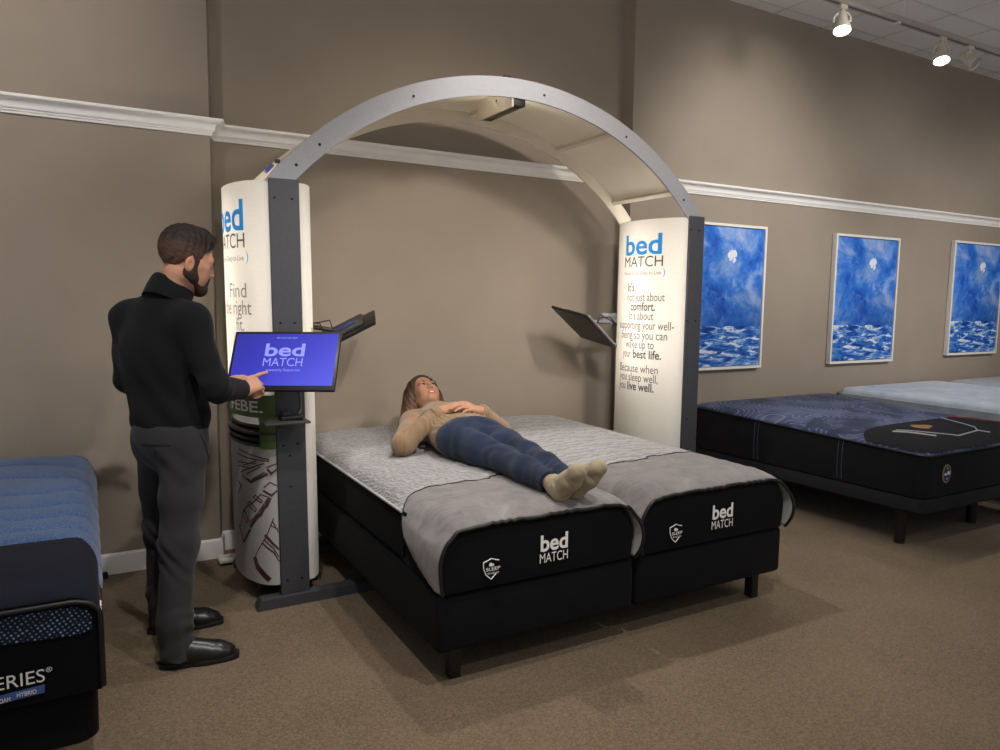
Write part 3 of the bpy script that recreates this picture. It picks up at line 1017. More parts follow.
def trial_mattress(label, x0, x1, pat, side):
    y0, y1, zb, ze = 2.372, 4.398, 0.377, 0.600
    t = thing('mattress', label, 'mattress', ((x0 + x1) / 2, (y0 + y1) / 2, zb), 'trial mattresses under the arch')
    mm = MB(); mm.box((x0 + 0.006, y0 + 0.34, zb), (x1 - 0.006, y1, ze + 0.004), 0.03, 4)
    mm.box((x0 + 0.03, y0 + 0.022, zb), (x1 - 0.05, y0 + 0.40, ze - 0.06), 0.02, 3)
    mm.box((x0 + 0.006, y0 + 0.06, zb), (x1 - 0.02, y0 + 0.40, zb + 0.09), 0.01, 2)
    obj('side_border', mm, M_BLACKSAT, t)
    xm = (x0 + x1) / 2
    def hf(x, y):
        k = (y - 2.4) / 0.118
        q = abs(math.sin(PI * (k + 0.05 * math.sin(x * 9))))
        dome = 0.028 * (1 - ((x - xm) / 0.46) ** 2)
        return 0.007 * q ** 0.5 + 0.002 * hash_noise(x * 3, y * 3) + dome
    mm = top_grid(x0, x1, y0 + 0.42, y1, ze, 0.045, 0.10, 0.10, hf, 48, 150)
    q = obj('quilted_top', mm, pat, t, 180)
    mm = MB()
    path = [(x0, y1 - 0.03, ze), (x0, y0 + 0.40, ze)]
    path2 = [(x1, y1 - 0.03, ze), (x1, y0 + 0.44, ze)]
    mm.tube(path, 0.0065, 8)
    obj('piping', mm, M_PIPE, t, 60)
    mm = MB(); mm.tube(path2, 0.0065, 8)
    obj('piping', mm, M_PIPE, t, 60)
    # plush foot cover: runs over the top and down both sides
    R = 0.085
    prof = []          # (x, z, side weight)
    zb2 = zb + 0.012
    zt = ze + 0.004
    xl, xr = x0 - (0.012 if side < 0 else -0.004), x1 + (-0.006 if side < 0 else 0.006)
    for k in range(11):
        prof.append((xl + 0.012 * (1 - k / 10) ** 2, zb2 + (zt - 0.02 - R - zb2) * k / 10))
    for k in range(1, 13):
        a = k / 12 * PI / 2
        prof.append((xl + R - R * math.cos(a), zt - 0.02 - R + R * math.sin(a)))
    n = 40
    for k in range(1, n):
        u = k / n
        prof.append((xl + R + (xr - xl - 2 * R) * u, zt - 0.02))
    for k in range(0, 13):
        a = k / 12 * PI / 2
        prof.append((xr - R + R * math.sin(a), zt - 0.02 - R + R * math.cos(a)))
    for k in range(9, -1, -1):
        prof.append((xr - 0.012 * (1 - k / 10) ** 2, zb2 + (zt - 0.02 - R - zb2) * k / 10))
    rows = []
    wpath = []
    nv = 34
    for (x, z) in prof:
        left = x < xm
        hz = min(1.0, max(0.0, (z - zb2) / (zt - 0.02 - zb2)))
        yr = (2.44 if left else 2.47) + (2.82 - 2.44) * hz ** 0.7 + 0.04 * max(0, (x - x0)) * (1 if hz > 0.98 else 0)
        yf = y0 - 0.012
        if not left:
            yf -= 0.040 * math.sin(PI * min(1, (1 - hz) * 0.95 + 0.04)) ** 0.8 * (1 if x > xr - R else 0)
        inside = ease(min(x - xl, xr - x), 0.22)
        row = []
        for j in range(nv + 1):
            v = j / nv
            y = yf + (yr - yf) * v
            lift = (0.094 * inside - 0.003) * (ease(y - yf + 0.03, 0.17) if hz > 0.5 else 0) * max(0, (hz - 0.5) * 2)
            pl = 0.0035 * math.exp(-v * 3) * math.sin(x * 95 + 4 * math.sin(x * 23)) * (1 if hz > 0.8 else 0.2)
            wr = 0.004 * hash_noise(x * 2.2, y * 2.2, 1.3) * min(1, v * 6)
            ofs = pl + wr
            if hz > 0.85:
                row.append((x, y, z + lift + ofs))
            else:
                row.append((x + (-1 if left else 1) * ((0.010 if (left == (side < 0)) else 0.003) * math.sin(PI * v) + abs(ofs) * (1 if left == (side < 0) else 0.3)), y, z + lift))
        rows.append(row)
        wpath.append((row[0][0], row[0][1] - 0.002, row[0][2] - 0.002))
    mm = MB(); mm.quadmesh(rows)
    cv = obj('foot_cover', mm, M_PLUSH, t, 180)
    cv.data.materials.append(M_LINING)
    so = cv.modifiers.new('thickness', 'SOLIDIFY'); so.thickness = 0.006; so.offset = -1; so.material_offset = 1
    mm = MB(); mm.tube(wpath[::1], 0.008, 8)
    obj('welt', mm, M_WELT, cv, 60)
    rw = [(r[-1][0], r[-1][1], r[-1][2] + 0.001) for r in rows]
    mm = MB(); mm.tube(rw, 0.0035, 6)
    obj('binding', mm, M_WELT, cv, 60)
    # end face, slightly proud in its middle
    fp = [(x + (0.006 if x < xm else -0.012 if x > xr - R else 0), z - 0.004 + (0.0)) for (x, z) in prof]
    fp = [(p[0], min(p[1] + (w[2] - q2[1]), 9)) for p, w, q2 in zip(fp, wpath, prof)]
    cx, cz = xm, (zb + zt) / 2
    rows = []
    for s in (1.0, 0.985, 0.95, 0.85, 0.6, 0.25):
        rows.append([(cx + (x - cx) * s, y0 - 0.004 - 0.014 * (1 - s) ** 0.5 if s < 1 else y0 + 0.02, cz + (z - cz) * s) for (x, z) in fp])
    mm = MB(); mm.quadmesh(rows, closed_v=True)
    c = [mm.bm.verts.new((cx, y0 - 0.018, cz))]
    mm.bm.verts.ensure_lookup_table()
    ring_ = [v for v in mm.bm.verts if abs(v.co.y - (y0 - 0.004 - 0.014 * 0.75 ** 0.5)) < 1e-5]
    mm.bm.verts.remove(c[0])
    try:
        mm.bm.faces.new(ring_)
    except ValueError:
        pass
    fc = obj('end_face', mm, M_BLACKSAT, t, 60)
    yl = y0 - 0.0235
    F2 = lambda u, v: (u, yl, v)
    lx = x0 + 0.418
    letters('logo_word', [('bed', lx, 0.492, 0.092, 0.130, 0.025), ('MATCH', lx - 0.003, 0.444, 0.056, 0.134, 0)], F2, M_WHITEINK, fc)
    # shield badge: outline, small cloud and two text lines
    sx, sz, sw = x0 + 0.196, 0.462, 0.040
    out = [(0, 1.0), (0.45, 0.82), (0.85, 0.72), (0.82, 0.1), (0.55, -0.55), (0, -1.05), (-0.55, -0.55), (-0.82, 0.1), (-0.85, 0.72), (-0.45, 0.82), (0, 1.0)]
    mm = MB()
    for k in range(len(out) - 1):
        if k == 2 or k == 3:
            continue
        a, b = out[k], out[k + 1]
        mm.tube([(sx + a[0] * sw, yl, sz + a[1] * sw), (sx + b[0] * sw, yl, sz + b[1] * sw)], 0.0022, 6)
    mm.lathe([(0, 0), (0.008, 0.0005), (0.0, 0.001)], (sx - 0.002, yl, sz + 0.016), (0, -1, 0), 12)
    mm.lathe([(0, 0), (0.005, 0.0005), (0.0, 0.001)], (sx + 0.008, yl, sz + 0.014), (0, -1, 0), 12)
    bd = obj('shield_badge', mm, M_WHITEINK, fc)
    letters('badge_lettering', [('SLEEP', sx - 0.022, sz - 0.008, 0.019, 0.062, 0.01), ('SHIELD', sx - 0.016, sz - 0.022, 0.011, 0.05, 0)], F2, M_WHITEINK, bd)
    return t

BX0, BXM, BX1 = 1.105, 2.032, 2.962
foundation('black box foundation under the mattress the woman lies on', BX0 - 0.012, BXM - 0.006, 2.375, 4.39, 0.150, 0.377)
foundation('black box foundation under the empty trial mattress', BXM + 0.006, BX1 + 0.002, 2.375, 4.39, 0.150, 0.377)
trial_mattress('grey quilted trial mattress under the lying woman, with plush foot cover', BX0, BXM - 0.004, M_QUILT, -1)
trial_mattress('empty grey quilted trial mattress beside the right arch column', BXM + 0.004, BX1, M_QUILT2, 1)

def rrect(x0, x1, y0, y1, r, n=6):
    r = max(1e-3, min(r, (x1 - x0) / 2 - 1e-3, (y1 - y0) / 2 - 1e-3))
    P = []
    for cx, cy, a0 in ((x1 - r, y0 + r, -PI / 2), (x1 - r, y1 - r, 0), (x0 + r, y1 - r, PI / 2), (x0 + r, y0 + r, PI)):
        for k in range(n + 1):
            a = a0 + k / n * PI / 2
            P.append((cx + r * math.cos(a), cy + r * math.sin(a)))
    return P
def cushion(x0, x1, y0, y1, r, levels, seg=6):
    """levels: (inset, z) rounded rectangles lofted upward"""
    rows = []
    for ins, z in levels:
        rows.append([(x, y, z) for x, y in rrect(x0 + ins, x1 - ins, y0 + ins, y1 - ins, max(0.004, r - ins * 0.6), seg)])
    mm = MB(); mm.quadmesh(rows, closed_v=True, cap=True)
    return mm

# --- navy mattress with a swirled top on a low adjustable base
def swirl_material():
    t = NT('navy_swirl_fabric')
    v = t.coord('Object')
    n = t.noise(v, 2.6, 4, 0.6, 1.0)
    vo = t.n('ShaderNodeTexVoronoi', feature='F1'); vo.inputs['Scale'].default_value = 3.1; t.l(v, vo.inputs['Vector'])
    rings = t.math('SINE', t.math('MULTIPLY', vo.outputs['Distance'], 62.0))
    base = t.ramp(n, [(0.35, rgb(36, 44, 66)), (0.5, rgb(54, 64, 92)), (0.68, rgb(92, 102, 130))])
    line = t.math('GREATER_THAN', rings, 0.72)
    msk = t.math('MULTIPLY', line, t.math('GREATER_THAN', n, 0.44))
    t.set(t.mix(t.math('MULTIPLY', msk, 0.75), base, rgb(112, 122, 152)), 0.85, 0, 0.2, 0.1)
    t.bump(t.math('ADD', n, t.math('MULTIPLY', msk, -0.3)), 0.3, 0.008)
    return t.m
M_SWIRL = swirl_material()
M_CHAR = black_fabric('charcoal_fabric', rgb(30, 30, 33), 700)
M_BASEFAB = black_fabric('grey_black_base_fabric', rgb(38, 38, 41), 800)

NX0, NX1, NY0, NY1 = 4.262, 5.785, 2.43, 4.262
ab = thing('adjustable_base', 'low dark fabric bed base with round legs under the navy mattress', 'bed base', ((NX0 + NX1) / 2, 3.35, 0))
obj('platform', cushion(NX0 + 0.005, NX1 - 0.005, NY0 + 0.005, NY1, 0.05, [(0.01, 0.235), (0.0, 0.245), (0.0, 0.315), (0.008, 0.325)]), M_BASEFAB, ab)
for lx, ly in ((4.384, 2.63), (5.232, 2.655), (5.66, 2.64), (4.384, 3.95), (5.64, 3.95)):
    mm = MB(); mm.cyl((lx, ly, 0.0), (lx, ly, 0.24), 0.030, 0.033, 16)
    obj('leg', mm, M_BLACKPL, ab)
nm = thing('mattress', 'navy swirled mattress with black sides and a badge, below the sea paintings', 'mattress', ((NX0 + NX1) / 2, 3.35, 0.325))
obj('side_border', cushion(NX0, NX1, NY0, NY1, 0.07, [(0.02, 0.326), (0.004, 0.336), (-0.006, 0.40), (-0.008, 0.47), (-0.004, 0.55), (0.004, 0.588), (0.015, 0.592)]), M_CHAR, nm)
lv = [(0.0, 0.589), (-0.003, 0.597), (0.004, 0.606), (0.03, 0.618), (0.08, 0.632), (0.16, 0.644), (0.30, 0.653), (0.5, 0.658), (0.7, 0.66)]
obj('swirled_top', cushion(NX0, NX1, NY0, NY1, 0.08, lv), M_SWIRL, nm, 60)
mm = MB()
pp = rrect(NX0 - 0.003, NX1 + 0.003, NY0 - 0.003, NY1, 0.07, 6)
mm.tube([(x, y, 0.591) for x, y in pp] + [(pp[0][0], pp[0][1], 0.591)], 0.006, 8)
obj('piping', mm, plain('navy_piping', rgb(20, 24, 36), 0.5), nm)
M_SEAM = plain('blue_seam', rgb(70, 82, 108), 0.7)
for sy in (2.96, 2.99, 3.62, 3.65):
    for d in (0.0,):
        mm = MB()
        mm.tube([(NX0 + 0.002, sy + d, 0.345), (NX0 - 0.007, sy + d, 0.40), (NX0 - 0.009, sy + d, 0.47), (NX0 - 0.005, sy + d, 0.55), (NX0 + 0.002, sy + d, 0.584)], 0.002, 6)
        obj('side_seam', mm, M_SEAM, nm)
# black foot pad with its printed panel
def on_navy(x, y, off=0.004):
    d = min(x - NX0, NX1 - x, y - NY0, NY1 - y)
    z = np.interp(d, [l[0] for l in lv[2:]], [l[1] for l in lv[2:]])
    return (x, y, float(z) + off)
rows = []
for i in range(33):
    x = NX0 + 0.002 + (NX1 - NX0 - 0.004) * i / 32
    e = min(1, (x - NX0 + 0.03) / 0.30); e2 = min(1, (NX1 - x + 0.03) / 0.30)
    yb = NY0 + 0.28 + 0.22 * math.sqrt(max(0, 1 - (1 - e) ** 2)) * math.sqrt(max(0, 1 - (1 - e2) ** 2))
    c = max(0.0, 0.07 - min(x - NX0, NX1 - x)); yf = NY0 + 0.001 + c * 0.75
    rows.append([on_navy(x, yf + (yb - yf) * j / 12, 0.005) for j in range(13)])
mm = MB(); mm.quadmesh(rows)
pad = obj('foot_pad', mm, M_CHAR, nm, 60)
def strip_on(pts, w, name, mat, par):
    mm2 = MB()
    for a, b in zip(pts[:-1], pts[1:]):
        n = max(2, int(math.dist(a, b) / 0.04))
        mm2.tube([on_navy(a[0] + (b[0] - a[0]) * k / n, a[1] + (b[1] - a[1]) * k / n, 0.006) for k in range(n + 1)], w, 6)
    return obj(name, mm2, mat, par)
M_SILVTHREAD = plain('silver_thread', rgb(168, 172, 182), 0.5)
strip_on([(4.55, 2.80), (4.83, 2.565), (5.12, 2.60), (5.20, 2.66), (5.28, 2.93)], 0.005, 'silver_outline', M_SILVTHREAD, pad)
strip_on([(4.50, 2.79), (4.655, 2.605)], 0.007, 'silver_bar', plain('silver_bar_print', rgb(196, 192, 182), 0.5), pad)
strip_on([(5.42, 2.96), (5.62, 2.74), (5.70, 2.6)], 0.006, 'red_edge', plain('red_ribbon', rgb(150, 40, 40), 0.6), pad)
strip_on([(5.12, 2.60), (5.17, 2.55)], 0.006, 'silver_tab', M_SILVTHREAD, pad)
mm = MB()
rows = [[on_navy(4.84 + 0.09 * math.cos(a) * r, 2.80 + 0.05 * math.sin(a) * r * (1 + 0.3 * math.cos(3 * a)), 0.007) for a in np.linspace(0, 2 * PI, 17)[:-1]] for r in (1.0, 0.5, 0.02)]
mm.quadmesh(rows, closed_v=True)
obj('emblem', mm, plain('gold_print', rgb(150, 108, 62), 0.6), pad)
# oval badge on the foot end
badge = MB()
bx, bz = 4.46, 0.474
badge.prism([(math.cos(a) * 0.042, math.sin(a) * 0.056) for a in np.linspace(0, 2 * PI, 33)[:-1]], lambda u, v: (bx + u, NY0 - 0.006, bz + v), lambda u, v: (bx + u, NY0 - 0.011, bz + v))
bo = obj('badge', badge, plain('badge_gold', rgb(176, 152, 92), 0.5), nm)
badge = MB()
badge.prism([(math.cos(a) * 0.036, math.sin(a) * 0.050) for a in np.linspace(0, 2 * PI, 33)[:-1]], lambda u, v: (bx + u, NY0 - 0.010, bz + v), lambda u, v: (bx + u, NY0 - 0.0125, bz + v))
bi = obj('badge_field', badge, plain('badge_navy', rgb(36, 52, 104), 0.5), bo)
badge = MB()
badge.poly([(bx + a, NY0 - 0.0132, bz + b) for a, b in ((0.0, -0.006), (0.03, -0.006), (0.03, 0.016), (0.018, 0.01), (0.012, 0.02), (0.0, 0.012))])
badge.poly([(bx + a, NY0 - 0.0132, bz + b) for a, b in ((-0.03, -0.008), (-0.004, -0.008), (-0.004, 0.006), (-0.03, 0.006))])
badge.poly([(bx + a, NY0 - 0.0132, bz + b) for a, b in ((-0.006, 0.03), (0.006, 0.03), (0.0, 0.042))])
badge.poly([(bx + a, NY0 - 0.0132, bz + b) for a, b in ((-0.008, -0.034), (0.008, -0.034), (0.0, -0.022))])
obj('badge_print', badge, M_WHITEINK, bo)

# the head end of this mattress sits higher than its foot
def raise_head(o):
    for ch in o.children:
        if ch.type == 'MESH':
            w = wloc(ch)
            for v in ch.data.vertices:
                y, z = v.co.y + w.y, v.co.z + w.z
                v.co.z += 0.062 * max(0.0, (y - NY0) / (NY1 - NY0)) * min(1.0, max(0.0, (z - 0.326) / 0.26))
        raise_head(ch)
def widen_head(o):
    # its left side runs slightly outwards towards the wall
    for ch in o.children:
        if ch.type == 'MESH':
            w = wloc(ch)
            for v in ch.data.vertices:
                fy = max(0.0, (v.co.y + w.y - NY0) / (NY1 - NY0)); fx = min(1.0, max(0.0, (NX1 - v.co.x - w.x) / (NX1 - NX0)))
                v.co.x -= 0.085 * fy * fx
        widen_head(ch)
raise_head(nm)
widen_head(nm)
widen_head(ab)

# --- white and grey mattresses further along the wall
def simple_bed(label_m, label_b, x0, x1, y0, y1, z0, z1, mat, rise=0.05):
    b = thing('bed_base', label_b, 'bed base', ((x0 + x1) / 2, (y0 + y1) / 2, 0))
    obj('platform', cushion(x0 + 0.01, x1 - 0.01, y0 + 0.01, y1, 0.04, [(0.01, 0.22), (0, 0.23), (0, z0 - 0.012), (0.01, z0)]), M_BASEFAB, b)
    for lx in (x0 + 0.2, x1 - 0.2):
        for ly in (y0 + 0.2, y1 - 0.2):
            mm = MB(); mm.cyl((lx, ly, 0), (lx, ly, 0.225), 0.03, 0.033, 14)
            obj('leg', mm, M_BLACKPL, b)
    t = thing('mattress', label_m, 'mattress', ((x0 + x1) / 2, (y0 + y1) / 2, z0))
    ze = z1 - rise
    obj('cover', cushion(x0, x1, y0, y1, 0.07, [(0.03, z0), (0.008, z0 + 0.012), (-0.004, z0 + 0.06), (-0.005, (z0 + ze) / 2 + 0.03), (0.0, ze - 0.03), (0.006, ze), (0.022, ze + 0.02), (0.05, ze + 0.034), (0.12, ze + 0.042), (0.3, ze + 0.047), (0.6, z1)]), mat, t, 70)
    mm = MB()
    pp = rrect(x0 - 0.002, x1 + 0.002, y0 - 0.002, y1, 0.07, 6)
    mm.tube([(x, y, ze - 0.02) for x, y in pp] + [(pp[0][0], pp[0][1], ze - 0.02)], 0.004, 6)
    obj('seam', mm, mat, t)
    return t
def sheet_material(name, a, b):
    t = NT(name)
    v = t.coord('Object')
    n = t.noise(v, 5, 5, 0.6, 0.8)
    t.set(t.ramp(n, [(0.35, a), (0.65, b)]), 0.5, 0, 0.4)
    t.bump(n, 0.25, 0.012)
    return t.m
M_SHEETW = sheet_material('white_blue_cover', rgb(182, 196, 210), rgb(212, 222, 232))
M_SHEETG = sheet_material('grey_cover', rgb(170, 172, 176), rgb(190, 190, 194))
simple_bed('pale blue-white covered mattress behind the navy mattress', 'dark bed base hidden under the pale blue-white mattress', 5.945, 7.44, 2.27, 4.255, 0.36, 0.742, M_SHEETW)
simple_bed('pale grey mattress at the far right against the wall', 'dark bed base under the pale grey mattress at far right', 7.68, 9.18, 2.30, 4.255, 0.40, 0.735, M_SHEETG)

# --- blue pleated mattress in the left foreground
def pleat_material():
    t = NT('blue_pleated_knit')
    v = t.coord('Object')
    vo = t.n('ShaderNodeTexVoronoi', feature='F1'); vo.inputs['Scale'].default_value = 150; t.l(v, vo.inputs['Vector'])
    n = t.noise(v, 3, 3)
    a = t.ramp(n, [(0.3, rgb(60, 86, 132)), (0.7, rgb(80, 108, 152))])
    d = t.ramp(vo.outputs['Distance'], [(0.15, rgb(138, 160, 196)), (0.4, rgb(74, 100, 146)), (0.7, rgb(48, 70, 112))])
    t.set(t.mix(0.4, a, d), 0.8, 0, 0.25, 0.25)
    t.bump(vo.outputs['Distance'], 0.4, 0.003)
    return t.m
def mesh_dots_material():
    t = NT('blue_dotted_mesh')
    v = t.coord('Object', (1, 1, 1), (0, 0.5, 0))
    ck = t.n('ShaderNodeTexVoronoi', feature='F1'); ck.inputs['Scale'].default_value = 88; ck.inputs['Randomness'].default_value = 0.12
    t.l(v, ck.inputs['Vector'])
    t.set(t.ramp(ck.outputs['Distance'], [(0.26, rgb(140, 168, 214)), (0.40, rgb(34, 48, 76)), (0.5, rgb(14, 16, 22))]), 0.6, 0, 0.3)
    return t.m
M_PLEAT = pleat_material()
M_DOTS = mesh_dots_material()
M_NAVYCOVER = black_fabric('navy_cover_fabric', rgb(31, 33, 44), 600, 0.1)
PX0, PX1, PY0, PY1 = -1.53, -0.004, 2.27, 4.262
pb = thing('bed_base', 'black fabric base under the blue pleated mattress in the left corner', 'bed base', ((PX0 + PX1) / 2, 3.27, 0))
obj('platform', cushion(PX0 + 0.015, PX1 - 0.012, PY0 + 0.02, PY1, 0.05, [(0.012, 0.20), (0, 0.21), (0, 0.353), (0.01, 0.363)]), M_BLACKFAB, pb)
for lx in (PX0 + 0.2, PX1 - 0.2):
    for ly in (PY0 + 0.35, PY1 - 0.25):
        mm = MB(); mm.cyl((lx, ly, 0), (lx, ly, 0.205), 0.03, 0.033, 14)
        obj('leg', mm, M_BLACKPL, pb)
pm = thing('mattress', 'blue wavy-pleated mattress with black foot end, left foreground', 'mattress', ((PX0 + PX1) / 2, 3.27, 0.345))
obj('side_border', cushion(PX0 + 0.004, PX1 - 0.004, PY0 + 0.012, PY1, 0.06, [(0.03, 0.346), (0.008, 0.356), (0.0, 0.40), (0.0, 0.52), (0.004, 0.578), (0.02, 0.59)]), M_BLACKSAT, pm)
def pleat(x, y):
    k = (y - 2.62) / 0.235 + 0.42 * math.sin(2.9 * x + 2.1 * y) + 0.34 * math.sin(5.2 * x - 3.3 * y + 1.0) + 0.2 * math.sin(9 * x + 5 * y)
    f = k - math.floor(k)
    return 0.027 * (math.sin(PI * f ** 0.8)) ** 0.30
rows = []
nx, ny = 90, 230
for i in range(nx + 1):
    u = i / nx
    row = []
    x = PX0 + (PX1 - PX0) * u
    for j in range(ny + 1):
        y = 2.52 + (PY1 - 2.52) * j / ny
        ex = ease(min(x - PX0, PX1 - x), 0.10); ey = ease(min(PY1 - y, y - 2.52 + 0.01), 0.07)
        row.append((x, y, 0.575 + 0.065 * ex * ey + pleat(x, y) * (0.4 + 0.6 * ex) * ey))
    rows.append(row)
# roll the right and left edge over the side
for side in (-1, 0):
    xs = PX0 if side == 0 else PX1
    sgn_ = -1 if side == 0 else 1
    ext = []
    for q in (0.03, 0.07, 0.11):
        ext.append([(xs + sgn_ * (0.006 + pleat(xs, p[1]) * 0.45 * (1 - q / 0.14)), p[1], p[2] - q) for p in rows[side]])
    if side == -1:
        rows = rows + ext
    else:
        rows = ext[::-1] + rows
mm = MB(); mm.quadmesh(rows)
obj('pleated_top', mm, M_PLEAT, pm, 180)
# navy foot cover over the top and down the side, dotted mesh strip, lettering
prof = []
R = 0.07
xl, xr, zt = PX0 - 0.010, PX1 + 0.004, 0.640
for k in range(11):
    prof.append((xl, 0.36 + (zt - R - 0.36) * k / 10))
for k in range(1, 9):
    a = k / 8 * PI / 2
    prof.append((xl + R - R * math.cos(a), zt - R + R * math.sin(a)))
for k in range(1, 30):
    prof.append((xl + R + (xr - xl - 2 * R) * k / 30, zt))
for k in range(0, 9):
    a = k / 8 * PI / 2
    prof.append((xr - R + R * math.sin(a), zt - R + R * math.cos(a)))
for k in range(9, -1, -1):
    prof.append((xr, 0.36 + (zt - R - 0.36) * k / 10))
rows = []
for x, z in prof:
    hz = max(0, min(1, (z - 0.36) / (zt - 0.36)))
    yr = PY0 + 0.12 + 0.30 * hz ** 0.6 + 0.035 * max(0.0, -x) * hz
    rows.append([(x, PY0 - 0.004 + (yr - PY0) * j / 14, z + (0.058 * ease(j / 14, 0.7) - 0.022) * (1 if hz > 0.97 else hz ** 4)) for j in range(15)])
mm = MB(); mm.quadmesh(rows)
fcv = obj('foot_cover', mm, M_NAVYCOVER, pm, 180)
so = fcv.modifiers.new('thickness', 'SOLIDIFY'); so.thickness = 0.006; so.offset = -1
mm = MB(); mm.tube([(r[0][0], r[0][1], r[0][2] - 0.002) for r in rows], 0.008, 8)
obj('welt', mm, M_WELT, fcv, 60)
mm = MB()
fp = [(x + (0.004 if x < -0.7 else -0.004), z - 0.012) for x, z in prof]
mm.prism(fp, lambda a, b: (a, PY0 + 0.02, b), lambda a, b: (a, PY0 - 0.001, b))
ef = obj('end_face', mm, M_BLACKSAT, pm)
mm = MB()
dots = [(-0.36, 0.602), (-0.30, 0.535), (-0.06, 0.520), (-0.022, 0.528), (-0.020, 0.56), (-0.032, 0.585), (-0.06, 0.60), (-0.10, 0.604)]
mm.prism(dots, lambda a, b: (a, PY0 + 0.002, b), lambda a, b: (a, PY0 - 0.0035, b))
obj('mesh_strip', mm, M_DOTS, ef)
letters('end_lettering', [('SERIES', -0.277, 0.406, 0.053, 0.138, 0.0), ('®', -0.136, 0.430, 0.02, None, 0)], lambda u, v: (u, PY0 - 0.004, v), M_WHITEINK, ef)
mm = MB(); mm.prism([(-0.36, 0.362), (-0.142, 0.374), (-0.14, 0.396), (-0.36, 0.384)], lambda a, b: (a, PY0, b), lambda a, b: (a, PY0 - 0.004, b))
bb = obj('blue_label', mm, plain('label_blue', rgb(62, 92, 150), 0.6), ef)
letters('label_lettering', [('MEMORY FOAM', -0.30, 0.370, 0.018, 0.08, 0.01), ('HYBRID', -0.205, 0.377, 0.018, 0.045, 0.01)], lambda u, v: (u, PY0 - 0.0048, v), M_WHITEINK, bb)
mm = MB()
for k in range(7):
    z = 0.41 + k * 0.026
    mm.tube([(PX1 + 0.0055, PY0 + 0.06, z), (PX1 + 0.0055, PY0 + 0.075 + 0.01 * (k % 2), z + 0.012)], 0.003, 6)
obj('side_print', mm, M_WHITEINK, fcv)

move_tree(pm, (0, 0, 0.017))

# ---------------------------------------------------------------- screens
def slab(name, corners, depth, nrm, mat, parent, inset=0.0, lift=0.0, bevel=0.0):
    A, B, C, D = [Vector(c) for c in corners]
    c = (A + B + C + D) / 4
    ex = (B - A).normalized(); ey = (D - A).normalized()
    pts = []
    for p, sx, sy in ((A, 1, 1), (B, -1, 1), (C, -1, -1), (D, 1, -1)):
        pts.append(p + ex * sx * inset + ey * sy * inset + nrm * lift)
    mm = MB()
    V0 = [mm.bm.verts.new(p) for p in pts]
    V1 = [mm.bm.verts.new(p - nrm * depth) for p in pts]
    for i in range(4):
        mm.bm.faces.new((V0[i], V0[(i + 1) % 4], V1[(i + 1) % 4], V1[i]))
    mm.bm.faces.new(V0[::-1]); mm.bm.faces.new(V1)
    if bevel:
        bmesh.ops.bevel(mm.bm, geom=mm.bm.edges[:], offset=bevel, segments=2, affect='EDGES', profile=0.5)
    return obj(name, mm, mat, parent)

def screen_material():
    t = NT('blue_screen')
    tc = t.n('ShaderNodeTexCoord')
    sx = t.n('ShaderNodeSeparateXYZ'); t.l(tc.outputs['Generated'], sx.inputs[0])
    gr = t.ramp(t.math('ADD', t.math('MULTIPLY', sx.outputs['X'], 0.55), t.math('MULTIPLY', t.math('SUBTRACT', 1.0, sx.outputs['Z']), 0.4)),
                [(0.0, rgb(44, 42, 150)), (0.5, rgb(60, 62, 196)), (1.0, rgb(98, 104, 246))])
    t.b.inputs['Base Color'].default_value = (0.01, 0.01, 0.02, 1)
    t.b.inputs['Roughness'].default_value = 0.25
    t.l(gr, t.b.inputs['Emission Color'])
    t.b.inputs['Emission Strength'].default_value = 0.95
    return t.m

MC = [Vector(c) for c in ((0.594, 3.518, 1.319), (1.007, 3.254, 1.325), (0.934, 3.134, 1.072), (0.522, 3.398, 1.065))]
mex, mey = (MC[1] - MC[0]).normalized(), (MC[0] - MC[3]).normalized()
mn = mex.cross(mey).normalized()
mon = thing('touchscreen_monitor', 'touchscreen monitor with blue bed logo page, mounted on the left column', 'monitor', MC[0] * 0.25 + MC[1] * 0.25 + MC[2] * 0.25 + MC[3] * 0.25)
slab('bezel', MC, 0.022, mn, M_BLACKPL, mon, bevel=0.003)
SCI = 0.011
sc_ = slab('screen', [MC[0] + mey * -0.002, MC[1] + mey * -0.002, MC[2] + mey * 0.012, MC[3] + mey * 0.012], 0.002, mn, screen_material(), mon, inset=SCI, lift=0.0008)
mid = (MC[0] + MC[1] + MC[2] + MC[3]) / 4
M_SCRTXT = emit_mat('screen_lettering_glow', rgb(150, 152, 255), 0.95)
SF = lambda u, v: tuple(mid + mex * u + mey * v + mn * 0.0014)
letters('screen_lettering', [('bed', -0.092, 0.022, 0.088, 0.182, 0.02), ('MATCH', -0.094, -0.028, 0.058, 0.18, 0), ('powered by Sleep-to-Live', -0.075, -0.053, 0.019, 0.155, 0), ('BEST FOR YOUR SLEEP', -0.047, 0.108, 0.011, 0.095, 0)], SF, M_SCRTXT, sc_)
back = mid - mn * 0.022
slab('rear_housing', [back + mex * a + mey * b for a, b in ((-0.16, 0.09), (0.16, 0.09), (0.16, -0.09), (-0.16, -0.09))], 0.022, mn, M_BLACKPL, mon, bevel=0.006)
mm = MB()
pb_ = back - mn * 0.022
mm.tube([pb_, pb_ - mn * 0.03, Vector((0.80, 3.435, 1.17)), Vector((0.80, 3.459, 1.17))], 0.016, 12)
mm.box((0.765, 3.446, 1.11), (0.835, 3.459, 1.23), 0.003)
obj('mount_arm', mm, M_BLACKPL, mon)
mm = MB()
c0 = MC[3] * 0.60 + MC[2] * 0.40 - mn * 0.012
c0b = MC[3] * 0.72 + MC[2] * 0.28 - mn * 0.012
mm.cyl(c0b - mey * 0.0, c0b - mey * 0.028, 0.008, 0.006, 12)
mm.lathe([(0, 0), (0.012, 0.002), (0.010, 0.012), (0, 0.012)], c0b - mey * 0.04, mey, 12)
